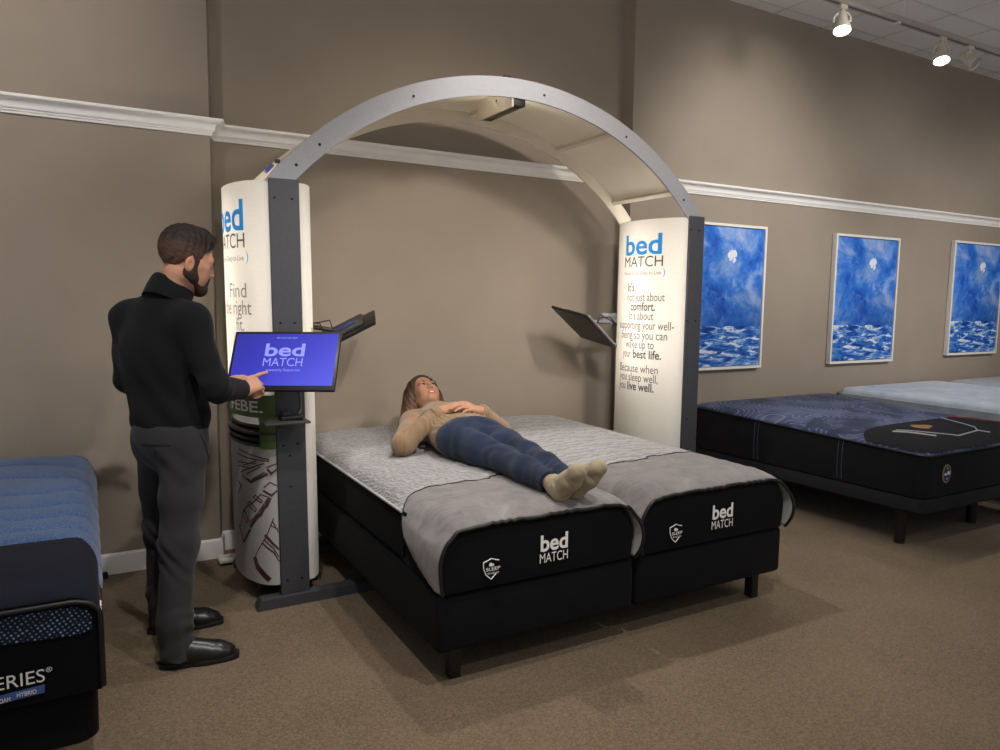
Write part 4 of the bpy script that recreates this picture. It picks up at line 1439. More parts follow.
obj('scanner_knob', mm, M_BLACKPL, mon)

# small black card reader on the shelf, with a cable
t = thing('card_reader', 'small black card reader on the column shelf under the monitor', 'card reader', (0.80, 3.39, 0.915))
mm = MB(); mm.box((0.755, 3.35, 0.915), (0.855, 3.42, 0.935), 0.005)
obj('body', mm, M_BLACKPL, t)
mm = MB(); mm.box((0.762, 3.36, 0.934), (0.80, 3.41, 0.952), 0.004)
obj('reader_head', mm, M_BLACKPL, t)
mm = MB(); mm.tube([(0.845, 3.40, 0.93), (0.868, 3.445, 0.95), (0.868, 3.452, 1.02), (0.856, 3.44, 1.09)], 0.0025, 8)
tag(obj('monitor_cable', mm, plain('cable_tan', rgb(120, 104, 84), 0.6)), 'thin tan cable hanging between the monitor and the column shelf', 'cable')

def side_screen(label, X, dz=0.0):
    """screen over the sleeper's head on an arm from the rear post; X maps an x of the right one to this one"""
    A, B, C, D = (2.711, 4.109, 1.432), (2.804, 3.83, 1.371), (3.206, 4.016, 1.139), (3.113, 4.294, 1.2)
    A, B, C, D = [Vector(p) for p in (A, B, C, D)]
    C = B + (C - B) * 0.94; D = A + (D - A) * 0.94
    P = [Vector((X(p.x), p.y, p.z + dz)) for p in (A, B, C, D)]
    c = (P[0] + P[1] + P[2] + P[3]) / 4
    e1, e2 = (P[1] - P[0]).normalized(), (P[3] - P[0]).normalized()
    n = e1.cross(e2).normalized()
    if n.z > 0:
        n = -n
    t = thing('overhead_screen', label, 'monitor', c, 'screens over the bed')
    slab('bezel', P, 0.016, n, M_BLACKPL, t, bevel=0.003)
    slab('screen', P, 0.002, n, plain('dark_screen', rgb(34, 32, 33), 0.28), t, inset=0.012, lift=0.001)
    bc = c - n * 0.016
    hw, hh = 0.10, 0.17
    h = slab('rear_housing', [bc + e1 * a + e2 * b for a, b in ((-hw, -hh), (hw, -hh), (hw, hh), (-hw, hh))], 0.03, n, M_DKGREY, t, bevel=0.012)
    slab('blue_label', [bc - n * 0.031 + e1 * a + e2 * b for a, b in ((0.0, -0.12), (0.06, -0.12), (0.06, 0.02), (0.0, 0.02))], 0.002, n, M_STICK, h)
    # silver edge strip towards the viewer's side and bracket arms
    mm = MB(); mm.tube([P[1] - n * 0.018, P[2] - n * 0.018], 0.007, 8)
    obj('edge_strip', mm, M_SILVER if X(0) == 0 else M_BLACKPL, t)
    px = X(3.282)
    m0 = Vector((px, 4.09, 1.34))
    mm = MB(); mm.tube([m0, m0 + Vector((X(3.2) - px, -0.02, -0.005)) * 1.0, bc - n * 0.05 + e2 * 0.03, bc - n * 0.028], 0.014, 10)
    mm.box((min(px, X(3.27)), 4.085, 1.27), (max(px, X(3.27)), 4.098, 1.40), 0.002)
    mm.box((min(X(3.13), X(3.275)), 4.088, 1.325), (max(X(3.13), X(3.275)), 4.096, 1.395), 0.002)
    obj('bracket_arm', mm, M_SILVER if X(0) == 0 else M_DKGREY, t)
    mm = MB()
    for q, (a, b) in enumerate(((0.05, 0.06), (0.08, 0.0))):
        s = bc - n * 0.03 + e1 * a + e2 * b
        mm.tube([s, s - n * 0.05 + Vector((0, 0, 0.03)), (s + m0) / 2 + Vector((0, -0.02, 0.05 - 0.03 * q)), m0 + Vector((0, 0, -0.05))], 0.004, 6)
    obj('cable_loop', mm, M_BLACKPL, t)
    return t
side_screen('black screen tilted over the bed from the right column, dark face showing', lambda x: x)
side_screen('black screen tilted over the bed from the left column, back showing', lambda x: 2 * AXC - x + 0.04, -0.035)

# ---------------------------------------------------------------- small things on the floor
t = thing('power_adapter', 'small white power adapter on the floor behind the left column', 'adapter', (0.675, 4.17, 0.0))
mm = MB(); mm.box((0.58, 4.12, 0.012), (0.76, 4.20, 0.045), 0.012, 3)
obj('body', mm, M_WHITEPL, t)
mm = MB(); mm.box((0.60, 4.13, 0.0), (0.74, 4.19, 0.014), 0.003)
obj('rubber_foot', mm, M_BLACKPL, t)
M_CABLE = plain('cable_grey', rgb(120, 112, 100), 0.6)
random.seed(4)
def floor_cable(pts, label, mat, r=0.003):
    mm = MB()
    # smooth the polyline
    P = [Vector(p) for p in pts]
    for _ in range(3):
        Q = [P[0]]
        for a, b in zip(P[:-1], P[1:]):
            Q += [a * 0.75 + b * 0.25, a * 0.25 + b * 0.75]
        P = Q + [P[-1]]
    mm.tube(P, r, 6)
    return tag(obj('floor_cable', mm, mat), label, 'cable', 'cables on the carpet by the left column')
floor_cable([(0.93, 3.52, .004), (0.98, 3.62, .004), (1.04, 3.70, .004), (1.0, 3.85, .004), (1.06, 3.98, .004), (1.07, 4.0, .10), (1.07, 4.02, .3)], 'grey cable rising between the left column and the bed', M_CABLE)
floor_cable([(0.95, 3.51, .004), (1.03, 3.58, .004), (1.10, 3.60, .004), (1.2, 3.70, .004)], 'grey cable curling under the bed edge', M_CABLE)
floor_cable([(0.90, 3.53, .004), (0.97, 3.70, .004), (0.94, 3.88, .004), (1.02, 4.1, .004)], 'grey cable lying behind the left column', M_CABLE)
mm = MB(); mm.lathe([(0, 0), (0.014, 0), (0.016, 0.012), (0.012, 0.03), (0, 0.034)], (0.03, 4.235, 0.0), seg=14)
tag(obj('floor_stopper', mm, M_BLACKPL), 'small black stopper on the carpet by the baseboard, right of the blue mattress', 'stopper')

# ---------------------------------------------------------------- people: smooth implicit surfaces turned into meshes
class Field:
    """signed distance field on a grid; primitives are blended in, then skinned with surface nets"""
    def __init__(self, lo, hi, h):
        self.lo = np.array(lo, float); self.h = h
        self.n = np.ceil((np.array(hi, float) - self.lo) / h).astype(int) + 1
        self.g = np.full(tuple(self.n), 0.12, np.float32)
        self.ax = [(self.lo[i] + h * np.arange(self.n[i])).astype(np.float32) for i in range(3)]
    def _win(self, lo, hi, pad):
        sl = []
        for i in range(3):
            a = int(math.floor((lo[i] - pad - self.lo[i]) / self.h)); b = int(math.ceil((hi[i] + pad - self.lo[i]) / self.h)) + 1
            a = max(0, min(self.n[i], a)); b = max(0, min(self.n[i], b))
            sl.append(slice(a, b))
        return tuple(sl)
    def _xyz(self, w):
        return self.ax[0][w[0]][:, None, None], self.ax[1][w[1]][None, :, None], self.ax[2][w[2]][None, None, :]
    def _put(self, w, d, k, op):
        a = self.g[w]
        if op == 'sub':
            d = -d
            hh = np.maximum(k - np.abs(a - d), 0) / max(k, 1e-6)
            self.g[w] = np.maximum(a, d) + hh * hh * k * 0.25
        else:
            hh = np.maximum(k - np.abs(a - d), 0) / max(k, 1e-6)
            self.g[w] = np.minimum(a, d) - hh * hh * k * 0.25
    def cap(self, p, q, r1, r2=None, k=0.02, flat=None, cut=None, op='add'):
        r2 = r1 if r2 is None else r2
        p, q = np.array(p, float), np.array(q, float)
        R = max(r1, r2)
        if flat is not None and flat[1] > 1: R *= flat[1]
        w = self._win(np.minimum(p, q) - R, np.maximum(p, q) + R, k + 0.03)
        X, Y, Z = self._xyz(w)
        if min(s.stop - s.start for s in w) <= 0: return
        dx, dy, dz = X - p[0], Y - p[1], Z - p[2]
        b = q - p
        if flat is not None:
            n, s = np.array(flat[0], float), flat[1]
            n = n / np.linalg.norm(n)
            m = (dx * n[0] + dy * n[1] + dz * n[2]) * (1 / s - 1)
            dx, dy, dz = dx + m * n[0], dy + m * n[1], dz + m * n[2]
            b = b + n * (b @ n) * (1 / s - 1)
        t = np.clip((dx * b[0] + dy * b[1] + dz * b[2]) / max(b @ b, 1e-9), 0, 1)
        d = np.sqrt((dx - t * b[0]) ** 2 + (dy - t * b[1]) ** 2 + (dz - t * b[2]) ** 2) - (r1 + (r2 - r1) * t)
        if cut is not None:
            c, nn = np.array(cut[0], float), np.array(cut[1], float)
            nn = nn / np.linalg.norm(nn)
            d = np.maximum(d, (X - c[0]) * nn[0] + (Y - c[1]) * nn[1] + (Z - c[2]) * nn[2])
        self._put(w, d.astype(np.float32), k, op)
    def ell(self, c, r, H=None, k=0.02, op='add', fn=None):
        c, r = np.array(c, float), np.array(r, float)
        H = np.eye(3) if H is None else H
        ext = np.sqrt(((H * r) ** 2).sum(1))
        w = self._win(c - ext, c + ext, k + 0.03)
        if min(s.stop - s.start for s in w) <= 0: return
        X, Y, Z = self._xyz(w)
        dx, dy, dz = X - c[0], Y - c[1], Z - c[2]
        L = [dx * H[0, i] + dy * H[1, i] + dz * H[2, i] for i in range(3)]
        k0 = np.sqrt(sum((L[i] / r[i]) ** 2 for i in range(3)))
        k1 = np.sqrt(sum((L[i] / r[i] ** 2) ** 2 for i in range(3)))
        d = k0 * (k0 - 1) / np.maximum(k1, 1e-6)
        if fn is not None:
            d = fn(d, L)
        self._put(w, d.astype(np.float32), k, op)
    def cutplane(self, c, n):
        """remove everything on the side n points to"""
        n = np.array(n, float); n /= np.linalg.norm(n)
        X, Y, Z = self._xyz((slice(None),) * 3)
        self.g = np.maximum(self.g, ((X - c[0]) * n[0] + (Y - c[1]) * n[1] + (Z - c[2]) * n[2]).astype(np.float32))
    def apply(self, fn):
        X, Y, Z = self._xyz((slice(None),) * 3)
        self.g = fn(self.g, X, Y, Z).astype(np.float32)
    def mesh(self, name):
        g, h = self.g, self.h
        g[0], g[-1], g[:, 0], g[:, -1], g[:, :, 0], g[:, :, -1] = (0.1,) * 6
        s = g < 0
        nx, ny, nz = (q - 1 for q in g.shape)
        cnt = np.zeros((nx, ny, nz), np.int8)
        cor = [(i, j, k) for i in (0, 1) for j in (0, 1) for k in (0, 1)]
        for i, j, k in cor:
            cnt += s[i:i + nx, j:j + ny, k:k + nz]
        I = np.argwhere((cnt > 0) & (cnt < 8))
        vid = np.full((nx, ny, nz), -1, np.int32)
        vid[I[:, 0], I[:, 1], I[:, 2]] = np.arange(len(I))
        acc = np.zeros((len(I), 3)); num = np.zeros(len(I))
        val = {c: g[I[:, 0] + c[0], I[:, 1] + c[1], I[:, 2] + c[2]] for c in cor}
        for a in cor:
            for axis in range(3):
                if a[axis]: continue
                b = list(a); b[axis] = 1; b = tuple(b)
                va, vb = val[a], val[b]
                m = (va < 0) != (vb < 0)
                t = va[m] / (va[m] - vb[m])
                P = np.tile(np.array(a, float), (m.sum(), 1)); P[:, axis] = t
                acc[m] += P; num[m] += 1
        V = self.lo + h * (I + acc / num[:, None])
        faces = []
        for axis in range(3):
            sl0 = [slice(None)] * 3; sl1 = [slice(None)] * 3
            sl0[axis] = slice(0, -1); sl1[axis] = slice(1, None)
            a, b = s[tuple(sl0)], s[tuple(sl1)]
            E = np.argwhere(a != b)
            u, v = (axis + 1) % 3, (axis + 2) % 3
            ok = (E[:, u] > 0) & (E[:, v] > 0) & (E[:, u] < g.shape[u] - 1) & (E[:, v] < g.shape[v] - 1)
            E = E[ok]
            ins = a[E[:, 0], E[:, 1], E[:, 2]]
            q = []
            for du, dv in ((-1, -1), (0, -1), (0, 0), (-1, 0)):
                C = E.copy(); C[:, u] += du; C[:, v] += dv
                q.append(vid[C[:, 0], C[:, 1], C[:, 2]])
            q = np.stack(q, 1)
            q[~ins] = q[~ins][:, ::-1]
            faces.append(q)
        Fq = np.concatenate(faces)
        me = bpy.data.meshes.new(name)
        me.vertices.add(len(V)); me.vertices.foreach_set('co', V.astype(np.float32).ravel())
        me.loops.add(len(Fq) * 4); me.loops.foreach_set('vertex_index', Fq.astype(np.int32).ravel())
        me.polygons.add(len(Fq)); me.polygons.foreach_set('loop_start', np.arange(0, len(Fq) * 4, 4, dtype=np.int32))
        me.update(calc_edges=True)
        me.validate()
        me.shade_smooth()
        return me, V

def relax(me, n=2, f=0.5):
    """light Laplacian smoothing of a surface-nets mesh"""
    nv = len(me.vertices)
    co = np.empty(nv * 3, np.float32); me.vertices.foreach_get('co', co); co = co.reshape(-1, 3).astype(float)
    ne = len(me.edges); ed = np.empty(ne * 2, np.int32); me.edges.foreach_get('vertices', ed); ed = ed.reshape(-1, 2)
    deg = np.bincount(ed.ravel(), minlength=nv).astype(float)[:, None]
    for _ in range(n):
        s = np.stack([np.bincount(ed[:, 0], co[ed[:, 1], i], nv) + np.bincount(ed[:, 1], co[ed[:, 0], i], nv) for i in range(3)], 1)
        co += f * (s / np.maximum(deg, 1) - co)
    me.vertices.foreach_set('co', co.astype(np.float32).ravel()); me.update()
    return co

def paint_vertices(me, cols):
    a = me.color_attributes.new('tone', 'FLOAT_COLOR', 'POINT')
    a.data.foreach_set('color', np.asarray(cols, np.float32).ravel())

def tone_material(name, rough=0.6, spec=0.3, sss=0.0, bump=0.0, scale=300, sheen=0.0):
    t = NT(name)
    at = t.n('ShaderNodeAttribute', attribute_name='tone')
    v = t.coord('Object')
    n = t.noise(v, scale, 3)
    c = t.mix(t.math('MULTIPLY', n, 0.22), at.outputs['Color'], (0.02, 0.012, 0.01, 1))
    t.set(c, rough, 0, spec, sheen)
    if sss:
        t.b.inputs['Subsurface Weight'].default_value = sss
        t.b.inputs['Subsurface Radius'].default_value = (0.012, 0.005, 0.003)
        t.b.inputs['Subsurface Scale'].default_value = 0.5
    if bump:
        t.bump(n, bump, 0.004)
    return t.m

def cloth_material(name, col, var=0.25, scale=500, rough=0.9, sheen=0.2, bump=0.25, stretch=(1, 1, 1), big=6):
    t = NT(name)
    f = t.noise(t.coord('Object', stretch), scale, 2, 0.6)
    g = t.noise(t.coord('Object'), big, 4, 0.6)
    lo = tuple(q * (1 - var) for q in col[:3]) + (1,); hi = tuple(min(1, q * (1 + var)) for q in col[:3]) + (1,)
    t.set(t.mix(0.45, t.ramp(f, [(0.3, lo), (0.7, hi)]), t.ramp(g, [(0.3, lo), (0.7, hi)])), rough, 0, 0.2, sheen)
    t.bump(f, bump, 0.002)
    return t.m

def unit(v):
    v = np.array(v, float); return v / np.linalg.norm(v)
def frame(fwd, up):
    """columns: left, forward, up"""
    f = unit(fwd); u = np.array(up, float); u = unit(u - f * (u @ f)); l = np.cross(u, f)
    return np.stack([l, f, u], 1)

def head_prims(F, o, H, s=1.0, male=True):
    L = lambda x, y, z: o + H @ (np.array((x, y, z)) * s)
    e = lambda c, r, k=0.02, **kw: F.ell(L(*c), np.array(r) * s, H, k * s, **kw)
    cp = lambda p, q, r1, r2, k=0.02, **kw: F.cap(L(*p), L(*q), r1 * s, r2 * s, k * s, **kw)
    e((0, -0.014, 0.034), (0.075, 0.097, 0.086), 0.01)
    e((0, 0.036, -0.03), (0.060, 0.058, 0.082), 0.03)
    jw = 0.050 if male else 0.044
    for sg in (-1, 1):
        cp((sg * jw, 0.004, -0.058), (sg * 0.014, 0.072, -0.098), 0.024, 0.020, 0.03)
        cp((sg * 0.045, 0.058, -0.02), (sg * 0.050, 0.035, -0.018), 0.018 if male else 0.020, 0.02, 0.025)
        e((sg * 0.034, 0.062, -0.050), (0.020, 0.022, 0.024), 0.025)
    e((0, 0.080, -0.098), (0.020, 0.018, 0.016), 0.02)
    cp((-0.036, 0.080, 0.020), (0.036, 0.080, 0.020), 0.012, 0.012, 0.02)
    for sg in (-1, 1):
        e((sg * 0.031, 0.096, 0.000), (0.017, 0.013, 0.010), 0.012, op='sub')
        e((sg * 0.031, 0.0815, 0.000), (0.014, 0.011, 0.0115), 0.006)
    cp((0, 0.090, 0.010), (0, 0.109, -0.030), 0.0075, 0.0105, 0.012)
    for sg in (-1, 1):
        e((sg * 0.0125, 0.098, -0.035), (0.0085, 0.011, 0.008), 0.008)
        e((sg * 0.077, -0.006, -0.022), (0.009, 0.019, 0.030), 0.006)
        e((sg * 0.086, 0.000, -0.020), (0.006, 0.011, 0.018), 0.005, op='sub')
    cp((-0.019, 0.089, -0.0615), (0.019, 0.089, -0.0615), 0.0065, 0.0065, 0.008)
    cp((-0.016, 0.088, -0.0735), (0.016, 0.088, -0.0735), 0.0075, 0.0075, 0.008)
    return L

def hand_prims(F, wrist, Hf, curl, side, thumb=(0.5, 0.25), splay=(0.12, 0.03, -0.06, -0.16), s=1.0):
    """Hf columns: thumb side, along the fingers, back of the hand. curl: per finger (mcp, pip, dip)"""
    T, A, B = Hf[:, 0], Hf[:, 1], Hf[:, 2]
    L = lambda x, y, z: wrist + (T * x + A * y + B * z) * s
    kn = [(0.030, 0.088, 0.003), (0.010, 0.093, 0.005), (-0.010, 0.089, 0.004), (-0.028, 0.080, 0.0)]
    ln = [(0.045, 0.027, 0.021), (0.050, 0.031, 0.022), (0.046, 0.029, 0.021), (0.036, 0.021, 0.019)]
    rd = [0.0086, 0.0088, 0.0084, 0.0074]
    F.cap(L(0, -0.03, 0), L(0, 0.012, 0), 0.025 * s, 0.026 * s, 0.012, flat=(B, 0.72))
    for k in range(4):
        F.cap(L(kn[k][0] * 0.55, 0.012, 0), L(*kn[k]), 0.0155 * s, 0.0115 * s, 0.012)
    F.cap(L(0.02, 0.018, -0.006), L(0.028, 0.05, -0.008), 0.017 * s, 0.013 * s, 0.014)
    F.cap(L(-0.02, 0.02, -0.006), L(-0.022, 0.06, -0.006), 0.014 * s, 0.012 * s, 0.014)
    tips = []
    for k in range(4):
        p = np.array(kn[k], float); a = 0.0
        d0 = np.array((math.sin(splay[k]), math.cos(splay[k]), 0.0))
        for j in range(3):
            a += curl[k][j]
            d = np.array((d0[0] * math.cos(a), d0[1] * math.cos(a), -math.sin(a)))
            q = p + d * ln[k][j]
            r1 = rd[k] * (1.0, 0.95, 0.88)[j]; r2 = rd[k] * (0.96, 0.88, 0.76)[j]
            F.cap(L(*p), L(*q), r1 * s, r2 * s, 0.0045)
            p = q
        tips.append((L(*p), d))
    p = np.array((0.026, 0.028, -0.004)); a0, a1 = thumb
    dd = [unit((math.sin(a0 + 0.55), math.cos(a0 + 0.55), -0.25)), unit((math.sin(a0 + 0.2), math.cos(a0 + 0.2), -0.25 - a1)), unit((math.sin(a0), math.cos(a0), -0.3 - a1 * 1.5))]
    for d, l, r in zip(dd, (0.036, 0.032, 0.026), ((0.0135, 0.0105), (0.0102, 0.0098), (0.0095, 0.0075))):
        q = p + d * l
        F.cap(L(*p), L(*q), r[0] * s, r[1] * s, 0.006)
        p = q
    return tips

def face_bits(parent, L, H, s, brow_col, iris_col, look=(0, 1, 0), eye_open=1.0):
    M_EYE = plain('eye_white', rgb(186, 172, 162), 0.25, 0, 0.01)
    M_IRIS = plain('iris', iris_col, 0.15, 0, 0.05)
    M_BROW = plain('brow_hair', brow_col, 0.8, 0, 0.2, 200)
    lk = unit(H @ np.array(look, float))
    for sg in (-1, 1):
        c = L(sg * 0.031, 0.0835, 0.000)
        mm = MB(); r = 0.0112 * s
        mm.lathe([(r * math.sin(a), -r * math.cos(a)) for a in np.linspace(0.02, PI - 0.02, 11)], c, H[:, 1], 16)
        e = obj('eye', mm, M_EYE, parent, 180)
        mm = MB()
        mm.lathe([(0.0074 * s, r * 0.80), (0.0064 * s, r * 0.93), (0.0001, r * 1.04)], c, lk, 12)
        obj('iris', mm, M_IRIS, e, 180)
        mm = MB()
        P = [L(sg * x, y, z) for x, y, z in ((0.015, 0.0955, 0.0195), (0.026, 0.0955, 0.0245), (0.037, 0.089, 0.0245), (0.048, 0.077, 0.018))]
        mm.tube(P, [0.0022 * s, 0.0034 * s, 0.003 * s, 0.0014 * s], 8)
        obj('eyebrow', mm, M_BROW, parent, 180)
        mm = MB()
        P = [L(sg * x, y, z) for x, y, z in ((0.018, 0.0925, 0.004), (0.026, 0.0955, 0.0085), (0.035, 0.0945, 0.0085), (0.044, 0.087, 0.003))]
        mm.tube(P, [0.001 * s, 0.0018 * s, 0.002 * s, 0.0012 * s], 6)
        obj('eyelash', mm, M_BROW, parent, 180)

def wrinkle(X, Y, Z, a, f, ph=0.0):
    return a * (np.sin(f * (0.8 * X + 0.3 * Y + 1.1 * Z) + 1.5 * np.sin(0.6 * f * (X - Y) + ph)) * 0.6
                + np.sin(f * 1.7 * (0.4 * X - 0.9 * Y + 0.7 * Z) + 1.2 * np.sin(f * (Z + X) + 2 * ph)) * 0.4)

# ================================================================ the man
def build_man():
    A = np.array
    az = math.radians(55)
    f = A((math.sin(az), math.cos(az), 0)); r = A((math.cos(az), -math.sin(az), 0)); up = A((0, 0, 1.0))
    mid = A((0.262, 3.322, 1.385))
    RS, LS = mid + r * 0.178 - up * 0.012, mid - r * 0.182 - up * 0.004
    TIP = A((0.709, 3.335, 1.153)) - A((0.477, 0.735, -0.482)) * 0.008
    RE = A((0.432, 3.055, 1.115))
    RW = A((0.572, 3.262, 1.118))
    LE = A((0.142, 3.440, 1.125)); LW = A((0.27, 3.64, 1.06))
    PC = A((0.285, 3.265, 0.93))
    paz = math.radians(66)
    pf = A((math.sin(paz), math.cos(paz), 0)); pr = A((math.cos(paz), -math.sin(paz), 0))
    RH, LH = PC + pr * 0.092 - up * 0.05, PC - pr * 0.092 - up * 0.05
    RK, LK = A((0.288, 3.125, 0.49)), A((0.248, 3.36, 0.49))
    RA, LA = A((0.250, 3.066, 0.085)), A((0.240, 3.418, 0.085))
    RT, LT = A((0.43, 3.045, 0.035)), A((0.43, 3.402, 0.035))
    HC = A((0.368, 3.297, 1.628))
    haz, hp = math.radians(80), math.radians(16)
    hf = A((math.sin(haz) * math.cos(hp), math.cos(haz) * math.cos(hp), -math.sin(hp)))
    H = frame(hf, up)
    TF = frame(f, up); PF = frame(pf, up)
    NB = A((0.288, 3.318, 1.46))
    S = 1.06

    F = Field((-0.06, 2.95, 0.0), (0.80, 3.72, 1.86), 0.004)
    # torso and limbs
    F.ell(PC, (0.165, 0.115, 0.12), PF, 0.06)
    F.ell(PC * 0.5 + mid * 0.5 - up * 0.06, (0.148, 0.108, 0.18), TF, 0.08)
    F.ell(mid - up * 0.14, (0.175, 0.115, 0.17), TF, 0.08)
    F.cap(LS, RS, 0.052, 0.052, 0.06)
    F.cap(NB - up * 0.05, HC - H[:, 2] * 0.07 - H[:, 1] * 0.02, 0.064, 0.058, 0.04)
    for s_, e_, w_ in ((RS, RE, RW), (LS, LE, LW)):
        F.cap(s_, e_, 0.052, 0.040, 0.04); F.cap(e_, w_, 0.039, 0.027, 0.02)
    for h_, k_, a_, t_ in ((RH, RK, RA, RT), (LH, LK, LA, LT)):
        F.cap(h_, k_, 0.082, 0.052, 0.05); F.cap(k_, a_, 0.05, 0.036, 0.03)
        F.cap(a_ - up * 0.02, t_, 0.036, 0.026, 0.02)
    L = head_prims(F, HC, H, S, True)
    # pointing right hand
    ha = unit(TIP - RW)
    hb = unit(A((-0.40, -0.72, 0.55)) - ha * (A((-0.40, -0.72, 0.55)) @ ha))
    ht = np.cross(ha, hb)              # thumb side of a right hand, palm down
    Hr = np.stack([-ht, ha, hb], 1)
    ln = np.linalg.norm(TIP - RW)
    # thumb side faces the man's left, i.e. away from the viewer
    ksc = 1.14
    curl = [(0.16, 0.10, 0.05), (0.85, 1.25, 0.7), (0.95, 1.3, 0.75), (1.0, 1.3, 0.75)]
    base = TIP - ha * 0.186 * ksc - Hr[:, 0] * 0.040
    hand_prims(F, base, Hr, curl, 1, (0.15, 0.5), s=ksc)
    F.cap(RE * 0.25 + RW * 0.75, base, 0.029, 0.026, 0.02, flat=(hb, 0.85))
    lb = unit(LW - LE); lu = unit(up - lb * (up @ lb)); lt = np.cross(lb, lu)
    hand_prims(F, LW + lb * 0.02, np.stack([lt, lb, lu], 1), [(0.4, 0.5, 0.3)] * 4, -1, s=ksc)
    me, V = F.mesh('person')
    V = relax(me, 1, 0.4)
    loc = (V - HC) @ H / S
    n = len(V)
    col = np.tile(A(rgb(196, 146, 118)), (n, 1))
    q = np.exp(-((loc[:, 0] / 0.024) ** 2 + ((loc[:, 1] - 0.095) / 0.02) ** 2 + ((loc[:, 2] + 0.067) / 0.011) ** 2) ** 2)
    col = col * (1 - q[:, None] * 0.7) + A(rgb(160, 92, 84)) * q[:, None] * 0.7
    ear = np.exp(-(((np.abs(loc[:, 0]) - 0.08) / 0.012) ** 2 + ((loc[:, 1] + 0.004) / 0.03) ** 2 + ((loc[:, 2] + 0.01) / 0.04) ** 2))
    col = col * (1 - ear[:, None] * 0.35) + A(rgb(196, 118, 96)) * ear[:, None] * 0.35
    col[:, 3] = 1
    paint_vertices(me, col)
    skin = tone_material('skin', 0.55, 0.35, 0.08, 0.1, 180)
    man = link_mesh('person', me, skin, None, None)
    tag(man, 'standing man in black quarter-zip sweater and grey trousers touching the monitor', 'person')
    face_bits(man, L, H, S, rgb(40, 30, 26), rgb(50, 34, 24), (0.0, 0.85, -0.4))

    # hair: short, fading at the sides
    Fh = Field(HC - 0.16, HC + 0.18, 0.0035)
    yk = [-0.14, -0.085, -0.05, -0.022, -0.004, 0.016, 0.034, 0.040, 0.062, 0.085, 0.13]
    zk = [-0.070, -0.066, -0.050, -0.016, 0.016, -0.006, -0.012, 0.030, 0.052, 0.078, 0.082]
    def hairfn(d, Lc):
        yy = Lc[1] / S - 0.012; zz = Lc[2] / S + 0.036
        th = np.interp(zz, [-0.08, 0.0, 0.05, 0.09, 0.13], [0.0030, 0.0034, 0.005, 0.009, 0.012]) * S
        th = th + 0.0016 * np.sin(Lc[0] * 330 + 40 * yy) * np.clip((zz - 0.03) / 0.05, 0, 1) + 0.0012 * np.sin(yy * 260 + Lc[0] * 90)
        zl = np.interp(yy, yk, zk) + 0.002 * np.sin(Lc[0] * 300 + yy * 200)
        return np.maximum(d - th, (zl - zz) * S * 0.8)
    Fh.ell(L(0, -0.012, 0.036), A((0.0765, 0.0985, 0.088)) * S, H, 0.004, fn=hairfn)
    Fh.cap(L(-0.035, 0.066, 0.100), L(0.035, 0.062, 0.102), 0.016 * S, 0.015 * S, 0.03)
    Fh.cap(L(-0.03, 0.03, 0.116), L(0.03, 0.03, 0.116), 0.014 * S, 0.014 * S, 0.03)
    Fh.apply(lambda g, X, Y, Z: g + wrinkle(X, Y, Z, 0.0011, 260, 0.4))
    me, V = Fh.mesh('hair')
    V = relax(me, 1, 0.4)
    loc = (V - HC) @ H / S
    t = np.clip((loc[:, 2] + 0.055) / 0.125, 0, 1) ** 1.2
    t = np.maximum(t, np.clip((loc[:, 1] - 0.03) / 0.03, 0, 1) * np.clip((loc[:, 2] - 0.0) / 0.05, 0, 1))[:, None]
    st = (0.75 + 0.5 * np.sin(loc[:, :1] * 700 + loc[:, 1:2] * 300) * 0.5)
    col = A(rgb(112, 82, 64)) * (1 - t) + A(rgb(40, 31, 27)) * t * st
    col[:, 3] = 1
    paint_vertices(me, col)
    link_mesh('hair', me, tone_material('short_dark_hair', 0.6, 0.35, 0, 0.6, 420), man)
    # beard: short, along the jaw
    Fb = Field(L(0, 0.04, -0.06) - 0.11, L(0, 0.04, -0.06) + 0.11, 0.003)
    for sg in (-1, 1):
        Fb.cap(L(sg * 0.0505, 0.004, -0.056), L(sg * 0.015, 0.074, -0.101), 0.0285 * S, 0.0245 * S, 0.02)
        Fb.cap(L(sg * 0.0555, 0.020, -0.020), L(sg * 0.046, 0.024, -0.06), 0.0145 * S, 0.025 * S, 0.015)
        Fb.cap(L(sg * 0.004, 0.097, -0.0525), L(sg * 0.026, 0.086, -0.066), 0.0075 * S, 0.008 * S, 0.01)
        Fb.cap(L(sg * 0.026, 0.084, -0.066), L(sg * 0.02, 0.080, -0.092), 0.010 * S, 0.016 * S, 0.012)
    for sg in (-1, 1):
        Fb.cap(L(sg * 0.0705, 0.022, 0.004), L(sg * 0.060, 0.022, -0.03), 0.0085 * S, 0.013 * S, 0.01)
    Fb.ell(L(0, 0.082, -0.101), A((0.023, 0.019, 0.019)) * S, H, 0.02)
    Fb.apply(lambda g, X, Y, Z: g + wrinkle(X, Y, Z, 0.0008, 500))
    c = L(0, 0.03, -0.034)
    me, V = Fb.mesh('beard')
    V = relax(me, 1, 0.4)
    paint_vertices(me, np.tile(A(rgb(62, 45, 37)), (len(V), 1)))
    link_mesh('beard', me, tone_material('beard_hair', 0.75, 0.2, 0, 0.6, 600), man)

    # sweater
    Fs = Field((-0.06, 2.92, 0.88), (0.64, 3.72, 1.62), 0.005)
    Fs.ell(PC + up * 0.03, (0.178, 0.130, 0.13), frame(pf * 0.5 + f * 0.5, up), 0.05)
    Fs.ell(PC * 0.5 + mid * 0.5 - up * 0.05, (0.168, 0.125, 0.19), TF, 0.09)
    Fs.ell(mid - up * 0.13, (0.195, 0.130, 0.18), TF, 0.09)
    Fs.cap(LS - up * 0.008, RS - up * 0.008, 0.060, 0.060, 0.07)
    for q_ in (LS, RS):
        Fs.cap(NB - up * 0.025, q_ + (NB - q_) * 0.12 + up * 0.004, 0.060, 0.052, 0.07)
